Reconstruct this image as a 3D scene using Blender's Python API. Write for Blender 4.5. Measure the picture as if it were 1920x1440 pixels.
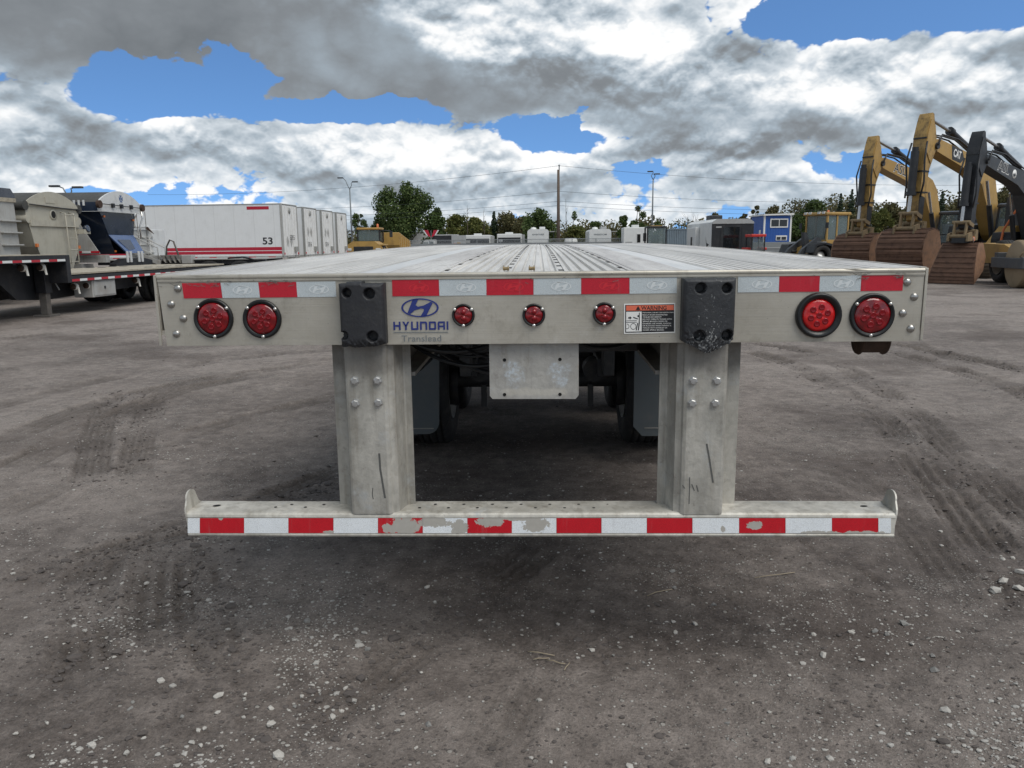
import bpy, bmesh, math, random
import numpy as np
from mathutils import Vector, Matrix
random.seed(7); rng=np.random.default_rng(7)
sc=bpy.context.scene
for o in list(bpy.data.objects): bpy.data.objects.remove(o)
R=math.radians
# ---------------------------------------------------------------- camera (fitted to the trailer's rear face, 2.59 m wide)
FPX,CAM_D,CAM_X,CAM_Z,PITCH,YAW,ROLL=1443.3,2.60,.0154,1.53,.1792,-.0358,-.0110
fwd=Vector((math.sin(YAW)*math.cos(PITCH),math.cos(YAW)*math.cos(PITCH),-math.sin(PITCH)))
rgt0=Vector((math.cos(YAW),-math.sin(YAW),0)); up0=rgt0.cross(fwd)
rgt=rgt0*math.cos(ROLL)+up0*math.sin(ROLL); upv=up0*math.cos(ROLL)-rgt0*math.sin(ROLL)
cam=bpy.data.cameras.new('camera'); camo=bpy.data.objects.new('camera',cam); sc.collection.objects.link(camo)
camo.matrix_world=Matrix(((rgt.x,upv.x,-fwd.x,CAM_X),(rgt.y,upv.y,-fwd.y,-CAM_D),(rgt.z,upv.z,-fwd.z,CAM_Z),(0,0,0,1)))
cam.sensor_width=36; cam.lens=36*FPX/1920; cam.clip_start=.05; cam.clip_end=9000
sc.camera=camo
def ray(px,py):
    d=fwd+rgt*((px-960)/FPX)-upv*((py-720)/FPX); return d/d.y
def gnd(px,py,z=0.):
    d=ray(px,py); t=(z-CAM_Z)/d.z; return Vector((CAM_X+d.x*t,-CAM_D+t,z))
def at(px,py,Y):
    d=ray(px,py); t=Y+CAM_D; return Vector((CAM_X+d.x*t,Y,CAM_Z+d.z*t))
# ---------------------------------------------------------------- node helper
class S:
    def __init__(s,nt,k): s.nt=nt; s.k=k
    def _m(s,op,*a,clamp=False):
        n=s.nt.nodes.new('ShaderNodeMath'); n.operation=op; n.use_clamp=clamp
        for i,x in enumerate((s,)+a):
            if isinstance(x,S): s.nt.links.new(x.k,n.inputs[i])
            else: n.inputs[i].default_value=x
        return S(s.nt,n.outputs[0])
    def __add__(s,o): return s._m('ADD',o)
    __radd__=__add__
    def __mul__(s,o): return s._m('MULTIPLY',o)
    __rmul__=__mul__
    def __sub__(s,o): return s._m('SUBTRACT',o)
    def __rsub__(s,o): return (s*-1)+o
    def __truediv__(s,o): return s._m('DIVIDE',o)
    def mx(s,o): return s._m('MAXIMUM',o)
    def mn(s,o): return s._m('MINIMUM',o)
    def pw(s,o): return s._m('POWER',o)
    def ab(s): return s._m('ABSOLUTE')
    def gt(s,o): return s._m('GREATER_THAN',o)
    def cl(s): return s._m('ADD',0.,clamp=True)
    def f(s,name,*a): return s._m(name,*a)
    def ss(s,a,b,c=0.,d=1.,kind='SMOOTHSTEP'):
        n=s.nt.nodes.new('ShaderNodeMapRange'); n.interpolation_type=kind
        s.nt.links.new(s.k,n.inputs[0])
        for i,x in enumerate((a,b,c,d)): n.inputs[i+1].default_value=x
        return S(s.nt,n.outputs[0])
    def lin(s,a,b,c=0.,d=1.): return s.ss(a,b,c,d,'LINEAR')
def put(nt,x,inp):
    if isinstance(x,S): nt.links.new(x.k,inp)
    elif hasattr(x,'__len__'): inp.default_value=tuple(x)+((1,) if len(x)==3 and len(inp.default_value)==4 else ())
    else: inp.default_value=x
def tex(nt,kind='Object'):
    n=nt.nodes.new('ShaderNodeTexCoord'); return S(nt,n.outputs[kind])
def xyz(v):
    n=v.nt.nodes.new('ShaderNodeSeparateXYZ'); v.nt.links.new(v.k,n.inputs[0]); return [S(v.nt,n.outputs[i]) for i in range(3)]
def vec(nt,x,y,z):
    n=nt.nodes.new('ShaderNodeCombineXYZ')
    for i,a in enumerate((x,y,z)): put(nt,a,n.inputs[i])
    return S(nt,n.outputs[0])
def vsc(v,sx,sy,sz,ox=0,oy=0,oz=0):
    n=v.nt.nodes.new('ShaderNodeMapping'); v.nt.links.new(v.k,n.inputs[0])
    n.inputs[1].default_value=(ox,oy,oz); n.inputs[3].default_value=(sx,sy,sz); return S(v.nt,n.outputs[0])
def noise(v,scale,detail=4,rough=.55,dist=0.,out=0):
    n=v.nt.nodes.new('ShaderNodeTexNoise'); v.nt.links.new(v.k,n.inputs['Vector'])
    n.inputs['Scale'].default_value=scale; n.inputs['Detail'].default_value=detail; n.inputs['Roughness'].default_value=rough; n.inputs['Distortion'].default_value=dist
    return S(v.nt,n.outputs[out])
def voro(v,scale,feature='F1',detail=0,rough=.5,smooth=1.,out='Distance'):
    n=v.nt.nodes.new('ShaderNodeTexVoronoi'); n.feature=feature; v.nt.links.new(v.k,n.inputs['Vector'])
    n.inputs['Scale'].default_value=scale; n.inputs['Detail'].default_value=detail; n.inputs['Roughness'].default_value=rough
    if feature=='SMOOTH_F1': n.inputs['Smoothness'].default_value=smooth
    return S(v.nt,n.outputs[out])
def mix(nt,f,a,b,mode='MIX'):
    n=nt.nodes.new('ShaderNodeMix'); n.data_type='RGBA'; n.blend_type=mode; n.clamp_factor=True
    put(nt,f,n.inputs[0]); put(nt,a,n.inputs[6]); put(nt,b,n.inputs[7]); return S(nt,n.outputs[2])
def attr(nt,name):
    n=nt.nodes.new('ShaderNodeAttribute'); n.attribute_name=name; return S(nt,n.outputs['Fac'])
# ---------------------------------------------------------------- world: Nishita blue behind broken cumulus
SUN_DIR=Vector((.42,-.42,.85)).normalized()
SUN_EL=math.asin(SUN_DIR.z); SUN_AZ=math.atan2(SUN_DIR.x,SUN_DIR.y)
w=bpy.data.worlds.new('World'); sc.world=w; w.use_nodes=True; nt=w.node_tree; nt.nodes.clear()
def build_world():
    d=tex(nt,'Generated'); x,y,z=xyz(d)
    el=z.f('ARCSINE')*(180/math.pi); az=x.f('ARCTAN2',y)*(180/math.pi)
    sky=nt.nodes.new('ShaderNodeTexSky'); sky.sky_type='NISHITA'; sky.sun_disc=False
    sky.sun_elevation=SUN_EL; sky.sun_rotation=SUN_AZ; sky.air_density=1.; sky.dust_density=.3; sky.ozone_density=2.5
    sv=vec(nt,x,y,z.ab()*1.4+.20); nt.links.new(sv.k,sky.inputs[0])
    blue=mix(nt,1.,S(nt,sky.outputs[0]),(.66,.88,1.03),'MULTIPLY')
    def A(px,py):
        v=fwd+rgt*((px-960)/FPX)-upv*((py-720)/FPX); v.normalize()
        return math.degrees(math.atan2(v.x,v.y)),math.degrees(math.asin(v.z))
    def vm(op,a,b,c=None):
        n=nt.nodes.new('ShaderNodeVectorMath'); n.operation=op; nt.links.new(a.k,n.inputs[0])
        put(nt,b,n.inputs[1])
        if c is not None: put(nt,c,n.inputs[2])
        return S(nt,n.outputs['Value' if op=='DOT_PRODUCT' else 'Vector'])
    pf=vsc(d,1,1,1.7)
    nA=noise(pf,6.4,7,.54,0.)                    # broad billows
    nW=noise(vsc(d,1,1,1.5,3,1,7),3.2,3,.5)      # edge warp
    ang=vec(nt,az+(nW-.5)*9.,el+(nA-.5)*4.5,0.)
    def field(bl):
        t=None
        for px,py,rx,ry,k in bl:
            a,e=A(px,py); sx,sy=1/(rx*.0375),1/(ry*.0375)
            q=vm('MULTIPLY_ADD',ang,(sx,sy,0),(-a*sx,-e*sy,0)); q=vm('DOT_PRODUCT',q,q)
            g=nt.nodes.new('ShaderNodeMath'); g.operation='POWER'; g.inputs[0].default_value=.3679; nt.links.new(q.k,g.inputs[1])
            m=nt.nodes.new('ShaderNodeMath'); m.operation='MULTIPLY_ADD'; nt.links.new(g.outputs[0],m.inputs[0]); m.inputs[1].default_value=k
            put(nt,t if t is not None else 0.,m.inputs[2]); t=S(nt,m.outputs[0])
        return t
    cover=field(COVER); dark=field(DARK)
    def billow(oz):
        t=None
        for sc_,k in ((15.,.5),(33.,.27),(70.,.15),(150.,.08)):
            n=noise(vsc(d,1,1,1.55,sc_*.37,0,oz),sc_,0,.5); q=((n-.5).ab())*(2*k); t=q if t is None else t+q
        return t
    b0=billow(0.); b1=billow(.012)
    zen=el.ss(16,45)
    nB=noise(vsc(d,1,1,1.7,0,0,.055),6.4,3,.5,0.)
    dens=cover+.13+az.ab().ss(36,60)*.22+zen*.22+(b0-.22)*1.2+(nA-.5)*2.6+el.ss(-1.,3.5,.26,0.)
    alpha=dens.ss(0.,.13)
    thick=dens.ss(.05,.8)
    dk=(dark+az.ab().ss(36,70)*.2+zen*.28).mx(-.6)
    soft=dk.ss(.1,.75,1.,.22)
    edge=dens.ss(.1,.55,.22,0.)
    shade=.655+((b0-b1)*1.1+(b0-.22)*.25+(nA-nB)*2.5+edge)*soft-dk*.60
    shade=shade.f('SMOOTH_MAX',(nA-.5)*.55+(nW-.5)*.7+(b0-.22)*.2+.24,.25)
    shade=shade.lin(0.,1.1)
    ccol=nt.nodes.new('ShaderNodeValToRGB'); nt.links.new(shade.k,ccol.inputs[0])
    e=ccol.color_ramp.elements
    e[0].position=0.; e[0].color=(.135,.15,.165,1); e[1].position=1.; e[1].color=(.96,.965,.97,1)
    for p,c in ((.22,(.215,.235,.255)),(.45,(.35,.415,.475)),(.68,(.60,.655,.705)),(.86,(.86,.875,.885))):
        q=e.new(p); q.color=c+(1,)
    haze=el.ss(0.,7.,.25,0.)
    cc=mix(nt,haze,S(nt,ccol.outputs[0]),(.55,.65,.75))
    bg=nt.nodes.new('ShaderNodeBackground'); nt.links.new(blue.k,bg.inputs[0]); bg.inputs[1].default_value=.118
    bc=nt.nodes.new('ShaderNodeBackground'); nt.links.new(cc.k,bc.inputs[0]); bc.inputs[1].default_value=.70
    ms=nt.nodes.new('ShaderNodeMixShader'); nt.links.new(alpha.k,ms.inputs[0]); nt.links.new(bg.outputs[0],ms.inputs[1]); nt.links.new(bc.outputs[0],ms.inputs[2])
    out=nt.nodes.new('ShaderNodeOutputWorld'); nt.links.new(ms.outputs[0],out.inputs[0])
    w.cycles.sampling_method='NONE'
# cloud cover and grey undersides, by direction in the sky (x, y, half sizes, weight)
COVER=[(250,-40,560,110,.75),(700,80,330,100,.65),(1130,130,330,110,.65),(1560,165,300,75,.5),(1800,130,170,100,.55),
  (240,170,180,40,-1.25),(30,165,70,45,.75),(450,150,110,34,-.8),(600,205,150,20,-.7),
  (1520,20,110,40,-.95),(1780,5,240,52,-1.2),(1060,258,140,26,-1.1),(1210,318,70,26,-.6),(1570,300,95,36,-1.0),(660,215,150,18,-.6),(300,375,140,16,-.5),(900,395,220,14,-.45),(1360,395,330,34,.32),(150,350,200,24,.3),(830,370,200,20,.25),
  (60,290,220,55,.5),(350,268,120,55,.55),(560,185,75,30,.6),(780,305,300,60,.65),(1290,290,150,45,.55),(1440,320,140,50,.5),(1840,290,190,70,.45)]
DARK=[(230,40,560,90,1.15),(650,140,280,66,.9),(800,200,220,34,.35),(1000,190,160,50,.2),(1250,215,300,34,.42),(1650,235,300,38,.42),
  (300,310,330,30,.22),(800,345,330,28,.26),(1350,345,260,26,.22),(920,75,120,70,-.5),(1130,60,140,70,-.35)]
build_world()
sl=bpy.data.lights.new('sun','SUN'); sl.energy=1.5; sl.angle=R(40); sl.color=(1,.96,.9)
so=bpy.data.objects.new('sun',sl); sc.collection.objects.link(so); so.rotation_euler=SUN_DIR.to_track_quat('Z','Y').to_euler(); so.location=(0,0,40)
sc.view_settings.view_transform='Standard'; sc.view_settings.look='None'; sc.view_settings.gamma=1; sc.view_settings.exposure=.65
sc.cycles.use_denoising=True
sc.cycles.max_bounces=6; sc.cycles.diffuse_bounces=3; sc.cycles.glossy_bounces=3; sc.cycles.transparent_max_bounces=8
# ---------------------------------------------------------------- mesh helpers
col=sc.collection
class MB:
    def __init__(s): s.v=[]; s.f=[]; s.s=[]
    def add(s,vs,fs,smooth=False,M=None):
        b=len(s.v)
        for p in vs:
            p=Vector(p); s.v.append(tuple(M@p if M else p))
        for f in fs: s.f.append(tuple(i+b for i in f)); s.s.append(smooth)
        return s
    def box(s,x0,x1,y0,y1,z0,z1,M=None):
        vs=[(x,y,z) for x in (x0,x1) for y in (y0,y1) for z in (z0,z1)]
        return s.add(vs,[(0,1,3,2),(4,6,7,5),(0,4,5,1),(2,3,7,6),(0,2,6,4),(1,5,7,3)],False,M)
    def prism(s,poly,ax,a,b,M=None,smooth=False,caps=True):
        n=len(poly)
        def P(t,c): return {'x':(c,t[0],t[1]),'y':(t[0],c,t[1]),'z':(t[0],t[1],c)}[ax]
        vs=[P(t,a) for t in poly]+[P(t,b) for t in poly]
        fs=[(i,(i+1)%n,n+(i+1)%n,n+i) for i in range(n)]
        s.add(vs,fs,smooth,M)
        if caps:
            s.add([P(t,a) for t in poly],[tuple(range(n))[::-1]],False,M); s.add([P(t,b) for t in poly],[tuple(range(n))],False,M)
        return s
    def cyl(s,p0,p1,r0,r1=None,n=12,caps=True,M=None,smooth=True):
        p0=Vector(p0);p1=Vector(p1); r1=r0 if r1 is None else r1
        d=(p1-p0).normalized(); a=d.orthogonal().normalized(); b=d.cross(a)
        ring=lambda p,r:[p+(a*math.cos(2*math.pi*i/n)+b*math.sin(2*math.pi*i/n))*r for i in range(n)]
        s.add(ring(p0,r0)+ring(p1,r1),[(i,(i+1)%n,n+(i+1)%n,n+i) for i in range(n)],smooth,M)
        if caps: s.add(ring(p0,r0),[tuple(range(n))[::-1]],False,M); s.add(ring(p1,r1),[tuple(range(n))],False,M)
        return s
    def tube(s,pts,r,n=6,M=None,closed=False):
        pts=[Vector(p) for p in pts]; rs=r if hasattr(r,'__len__') else [r]*len(pts)
        vs=[];fs=[]; a=None
        for k,p in enumerate(pts):
            d=(pts[min(k+1,len(pts)-1)]-pts[max(k-1,0)]).normalized()
            if a is None: a=d.orthogonal().normalized()
            a=(a-d*a.dot(d)).normalized(); b=d.cross(a)
            vs+=[p+(a*math.cos(2*math.pi*i/n)+b*math.sin(2*math.pi*i/n))*rs[k] for i in range(n)]
        for k in range(len(pts)-1):
            fs+=[(k*n+i,k*n+(i+1)%n,(k+1)*n+(i+1)%n,(k+1)*n+i) for i in range(n)]
        fs+=[tuple(range(n))[::-1],tuple(range((len(pts)-1)*n,len(pts)*n))]
        return s.add(vs,fs,True,M)
    def lathe(s,c,axis,prof,n=20,M=None,smooth=True):
        # prof: (distance along axis, radius)
        c=Vector(c); d=Vector(axis).normalized(); a=d.orthogonal().normalized(); b=d.cross(a); vs=[];fs=[]
        for h,r in prof: vs+=[c+d*h+(a*math.cos(2*math.pi*i/n)+b*math.sin(2*math.pi*i/n))*max(r,1e-5) for i in range(n)]
        for k in range(len(prof)-1): fs+=[(k*n+i,k*n+(i+1)%n,(k+1)*n+(i+1)%n,(k+1)*n+i) for i in range(n)]
        return s.add(vs,fs,smooth,M)
    def grid(s,fn,nu,nv,smooth=True,M=None):
        vs=[fn(i/nu,j/nv) for j in range(nv+1) for i in range(nu+1)]
        return s.add(vs,[(j*(nu+1)+i,j*(nu+1)+i+1,(j+1)*(nu+1)+i+1,(j+1)*(nu+1)+i) for j in range(nv) for i in range(nu)],smooth,M)
    def mesh(s,name):
        m=bpy.data.meshes.new(name); m.from_pydata(s.v,[],s.f)
        m.polygons.foreach_set('use_smooth',s.s); m.update(); return m
    def obj(s,name,mat,parent=None,bevel=0.,seg=2,loc=None):
        o=bpy.data.objects.new(name,s.mesh(name)); col.objects.link(o); o.data.materials.append(mat)
        if bevel:
            b=o.modifiers.new('bevel','BEVEL'); b.width=bevel; b.segments=seg; b.limit_method='ANGLE'; b.angle_limit=R(35)
        if parent: o.parent=parent
        if loc is not None: o.location=loc
        return o
def inst(src,name,parent=None,loc=(0,0,0),rot=(0,0,0),scale=(1,1,1)):
    o=bpy.data.objects.new(name,src.data if hasattr(src,'data') else src); col.objects.link(o); o.location=loc; o.rotation_euler=rot; o.scale=scale
    if parent: o.parent=parent
    return o
def tag(o,label,cat,group=None):
    o['label']=label; o['category']=cat
    if group: o['group']=group
    return o
def thing(name,label,cat,loc=(0,0,0),rz=0.,group=None,scale=1.):
    o=bpy.data.objects.new(name,None); col.objects.link(o); o.location=loc; o.rotation_euler=(0,0,rz); o.scale=(scale,)*3
    o.empty_display_size=.3
    return tag(o,label,cat,group)
def struct(o,kind='structure'): o['kind']=kind; return o
def text_mesh(body,size,bold=0.,space=1.,extrude=0.):
    c=bpy.data.curves.new('lettering','FONT'); c.body=body; c.size=size; c.offset=bold; c.space_character=space; c.extrude=extrude; c.align_x='CENTER'; c.align_y='CENTER'; c.resolution_u=3
    o=bpy.data.objects.new('lettering',c); col.objects.link(o)
    dg=bpy.context.evaluated_depsgraph_get(); m=bpy.data.meshes.new_from_object(o.evaluated_get(dg)); bpy.data.objects.remove(o); return m
def text(body,name,mat,parent,loc,rot,w=None,h=None,bold=0.,space=1.):
    m=text_mesh(body,1.,bold,space); xs=[v.co.x for v in m.vertices]; ys=[v.co.y for v in m.vertices]
    cx=(max(xs)+min(xs))/2; cy=(max(ys)+min(ys))/2; W=max(xs)-min(xs); H=max(ys)-min(ys)
    sx=w/W if w else h/H; sy=h/H if h else w/W
    for v in m.vertices: v.co.x=(v.co.x-cx)*sx; v.co.y=(v.co.y-cy)*sy
    m.materials.clear(); m.materials.append(mat)
    o=bpy.data.objects.new(name,m); col.objects.link(o); o.parent=parent; o.location=loc; o.rotation_euler=rot; return o
# ---------------------------------------------------------------- materials
MATS={}
def newmat(name):
    m=bpy.data.materials.new(name); m.use_nodes=True; n=m.node_tree; b=n.nodes['Principled BSDF']; MATS[name]=m; return m,n,b
def bump(n,b,h,dist=.002,strength=1.):
    q=n.nodes.new('ShaderNodeBump'); q.inputs['Distance'].default_value=dist; q.inputs['Strength'].default_value=strength
    n.links.new(h.k,q.inputs['Height']); n.links.new(q.outputs[0],b.inputs['Normal'])
def PB(name,c,rough=.5,metal=0.,var=.12,scale=3.,dirt=.0,dirtc=(.10,.085,.07),bmp=0.,bscale=40.,streak=0.,spec=.5,coat=0.):
    m,n,b=newmat(name); p=tex(n)
    v=noise(p,scale,5,.6); f=(v-.5)*(2*var)+1.
    cc=mix(n,1.,c,vec(n,f,f,f),'MULTIPLY')
    if dirt:
        d=(noise(p,scale*2.3,6,.65)*.7+noise(p,scale*.6,3)*.5).ss(.62,.40) if False else (noise(p,scale*1.7,7,.66)).ss(.46,.70)
        cc=mix(n,d*dirt,cc,dirtc)
    if streak:
        sx=noise(vsc(p,26,26,1.1),1.,4,.6).ss(.48,.75); cc=mix(n,sx*streak,cc,dirtc)
    put(n,cc,b.inputs['Base Color']); r=(noise(p,scale*3,4)-.5)*.3+rough; put(n,r,b.inputs['Roughness'])
    b.inputs['Metallic'].default_value=metal; b.inputs['Specular IOR Level'].default_value=spec
    if coat: b.inputs['Coat Weight'].default_value=coat; b.inputs['Coat Roughness'].default_value=.1
    if bmp: bump(n,b,noise(p,bscale,4,.6),bmp)
    return m
def plain(name,c,rough=.5,metal=0.,**k):
    return PB(name,c,rough,metal,var=k.get('var',.05),**{q:v for q,v in k.items() if q!='var'})
# --- hero metals
def alu_sill():
    m,n,b=newmat('mill_aluminium'); p=tex(n); x,y,z=xyz(p)
    a=noise(vsc(p,1.4,1.4,2.2),1.7,6,.6); brush=noise(vsc(p,3,8,240),1.,3,.5); grime=noise(p,9,8,.7)
    c=mix(n,a.ss(.35,.68),(.43,.402,.345),(.55,.522,.458))
    f=brush*.12+.94; c=mix(n,1.,c,vec(n,f,f,f),'MULTIPLY')
    c=mix(n,grime.ss(.50,.72)*.5,c,(.20,.17,.13))
    run=noise(vsc(p,38,1,1.6),1.,4,.6).ss(.55,.78); c=mix(n,run*.38,c,(.25,.215,.17))
    speck=noise(p,120,2,.5).ss(.70,.76); c=mix(n,speck*.6,c,(.10,.09,.08))
    pale=noise(vsc(p,1.2,1,.9,4,2,1),3.3,6,.7).ss(.60,.72); c=mix(n,pale*.3,c,(.72,.72,.70))
    put(n,c,b.inputs['Base Color']); b.inputs['Metallic'].default_value=.45; put(n,grime*.25+.32,b.inputs['Roughness'])
    bump(n,b,brush*.3+grime,.0012); return m
def galv(name,c1,c2,c3):
    m,n,b=newmat(name); p=tex(n)
    a=noise(vsc(p,3,3,1.5),2.2,7,.65); s=voro(p,55,'F1',out='Color'); sx,_,_=xyz(s); st=noise(vsc(p,22,22,1.6),1.,5,.6)
    c=mix(n,a.ss(.36,.66),c1,c2); c=mix(n,noise(p,7,6,.7).ss(.55,.75)*.8,c,c3)
    f=sx*.13+.93; c=mix(n,1.,c,vec(n,f,f,f),'MULTIPLY')
    c=mix(n,st.ss(.48,.72)*.5,c,(.22,.195,.155)); c=mix(n,noise(p,26,8,.75).ss(.54,.72)*.5,c,(.17,.15,.125))
    if name=='galvanised_post':
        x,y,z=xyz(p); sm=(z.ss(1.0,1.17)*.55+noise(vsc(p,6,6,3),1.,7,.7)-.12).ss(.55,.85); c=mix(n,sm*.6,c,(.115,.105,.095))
    if name=='galvanised_plate':
        x,y,z=xyz(p); nn=noise(p,22,7,.7)
        for cx,rx in ((-.075,.034),(.088,.034)):
            u=(x-cx)/rx; v=(z-1.085)/.040; k=((u*u+v*v)-(nn-.5)*7.).ss(.3,1.8,1.,0.); c=mix(n,k*noise(p,60,6,.7).ss(.36,.66)*.8,c,(.58,.65,.71))
        k=((z-1.025).ab()*-1.+.018+(nn-.5)*.03).ss(0.,.012)*x.ab().ss(.10,.12,1,0); c=mix(n,k*.5,c,(.60,.57,.50))
    c=mix(n,noise(vsc(p,5,5,5,9,3,2),1.,7,.7).ss(.62,.74)*.45,c,(.40,.31,.20))
    put(n,c,b.inputs['Base Color']); b.inputs['Metallic'].default_value=.25; put(n,a*.3+.42,b.inputs['Roughness'])
    bump(n,b,noise(p,60,5,.6)+a,.0016); return m
def deckmat(name,c1,c2,grit,dark=.4):
    m,n,b=newmat(name); p=tex(n)
    lo=noise(vsc(p,5,.5,5),1.3,6,.6); g=noise(p,70,6,.7); st=noise(vsc(p,60,.6,1),1.,4,.6)
    c=mix(n,lo.ss(.35,.65),c1,c2); c=mix(n,g.ss(.52,.70)*grit,c,(.17,.15,.13)); c=mix(n,st.ss(.52,.72)*dark,c,(.22,.20,.175))
    c=mix(n,noise(vsc(p,3,1.2,1,5,5,5),2.,7,.7).ss(.56,.72)*grit,c,(.24,.215,.19))
    put(n,c,b.inputs['Base Color']); b.inputs['Metallic'].default_value=.3; put(n,lo*.25+.40,b.inputs['Roughness'])
    bump(n,b,g,.0012); return m
ALU=alu_sill()
GALV=galv('galvanised_post',(.31,.30,.27),(.49,.472,.428),(.45,.475,.49))
GALV2=galv('galvanised_bumper',(.44,.425,.38),(.62,.60,.545),(.44,.47,.49))
GALVP=galv('galvanised_plate',(.36,.35,.33),(.45,.44,.41),(.50,.56,.62))
DECK_R=deckmat('deck_ridged',(.60,.58,.545),(.74,.72,.685),.30)
DECK_G=deckmat('deck_gritty',(.50,.475,.45),(.68,.66,.63),.75)
DECK_S=deckmat('deck_smooth',(.62,.625,.62),(.72,.72,.71),.14,.25)
RUBBER=PB('black_rubber',(.020,.021,.025),.60,0,.35,14,.3,(.05,.05,.05),.0012,90)
RUBBER2=PB('grommet_rubber',(.008,.009,.010),.38,0,.2,30,.0,bmp=.0005)
STEEL=plain('bright_screw',(.72,.71,.68),.28,.9)
BOLT=PB('zinc_bolt',(.50,.50,.49),.38,.7,.15,60,.25)
RIVET=PB('rivet_metal',(.42,.41,.39),.30,.85,.1,50)
DARKF=PB('dark_frame_steel',(.035,.036,.038),.6,.2,.3,6,.5,(.09,.08,.07),.003,30)
UNDER=PB('dull_aluminium_beam',(.28,.27,.25),.55,.3,.25,5,.5)
FLAP=PB('mud_flap_grey',(.075,.088,.095),.55,0,.15,4,.35,(.12,.115,.11))
TYRE=PB('tyre_rubber',(.020,.020,.021),.75,0,.3,9,.55,(.075,.068,.06),.002,50)
RIM=PB('wheel_rim',(.55,.55,.54),.4,.6,.15,6,.3)
HOSE=plain('hose_black',(.012,.014,.017),.4)
RUST=PB('rusty_steel',(.060,.034,.023),.8,.1,.4,25,.6,(.03,.02,.015),.003,60)
BRASS=PB('brass_fitting',(.30,.23,.13),.45,.6,.2,60,.4)
BLUEP=plain('blue_lettering',(.020,.035,.20),.45,var=.12)
GREYP=plain('grey_lettering',(.17,.19,.205),.5,var=.2)
BLACKP=plain('black_print',(.012,.013,.016),.45)
WHITEP=plain('white_print',(.78,.78,.76),.45)
ORANGEP=plain('orange_print',(.72,.155,.085),.45)
HOLE=plain('dark_hole',(.008,.008,.008),.9)
def tape(name,c,worn=(),wear=.0):
    m,n,b=newmat(name); p=tex(n); x,y,z=xyz(p)
    hc=voro(vsc(p,1,1,1),190,'DISTANCE_TO_EDGE'); f=hc.ss(0,.16,.86,1.05)*((noise(p,14,5)-.5)*.22+1)
    cc=mix(n,1.,c,vec(n,f,f,f),'MULTIPLY')
    cc=mix(n,noise(vsc(p,30,1,3),1.,5,.7).ss(.56,.8)*.30,cc,(.30,.29,.28))
    if wear:
        msk=noise(p,16,7,.72).ss(.70-wear,.715-wear)
        nn=noise(p,34,6,.7)
        for (cx,cz,rx,rz) in worn:
            u=(x-cx)/rx; v=(z-cz)/rz; msk=msk.mx(((u*u+v*v)-(nn-.5)*5.).ss(.92,1.0,1.,0.))
        cc=mix(n,msk,cc,mix(n,nn,(.36,.345,.31),(.52,.50,.46)))
    put(n,cc,b.inputs['Base Color']); b.inputs['Roughness'].default_value=.30; b.inputs['Coat Weight'].default_value=.15; return m
def lensmat(name,c,c2):
    m,n,b=newmat(name); p=tex(n); x,y,z=xyz(p)
    a=x.f('ARCTAN2',z); r=(x*x+z*z).f('SQRT')
    fac=((a*6.).f('SINE')*.5+.5)*.6+noise(p,70,3)*.5
    cc=mix(n,fac.cl(),c,c2); put(n,cc,b.inputs['Base Color']); b.inputs['Roughness'].default_value=.12; b.inputs['Coat Weight'].default_value=.5; b.inputs['Coat Roughness'].default_value=.06
    bump(n,b,fac,.002); return m
LENS=lensmat('red_lens',(.085,.0015,.004),(.30,.005,.010)); LENSB=lensmat('bright_red_lens',(.42,.004,.007),(.68,.012,.012)); LED=plain('red_reflector',(.22,.004,.009),.12,.1)
# ---------------------------------------------------------------- ground: one sheet to the horizon, tyre tracks pressed into it
def vnoise(x,y,seed,octv=4,gain=.5):
    # value noise, vectorised
    out=np.zeros_like(x); amp=1.; tot=0.
    for o in range(octv):
        xi=np.floor(x).astype(np.int64); yi=np.floor(y).astype(np.int64); fx=x-xi; fy=y-yi; fx=fx*fx*(3-2*fx); fy=fy*fy*(3-2*fy)
        def h(a,b):
            q=(a*374761393+b*668265263+(seed+o)*974634777)&0x7fffffff; q=((q^(q>>13))*1274126177)&0x7fffffff; return ((q^(q>>16))&0xffff)/65535.
        out+=amp*(h(xi,yi)*(1-fx)*(1-fy)+h(xi+1,yi)*fx*(1-fy)+h(xi,yi+1)*(1-fx)*fy+h(xi+1,yi+1)*fx*fy); tot+=amp; amp*=gain; x=x*2.03; y=y*2.03
    return out/tot
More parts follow.
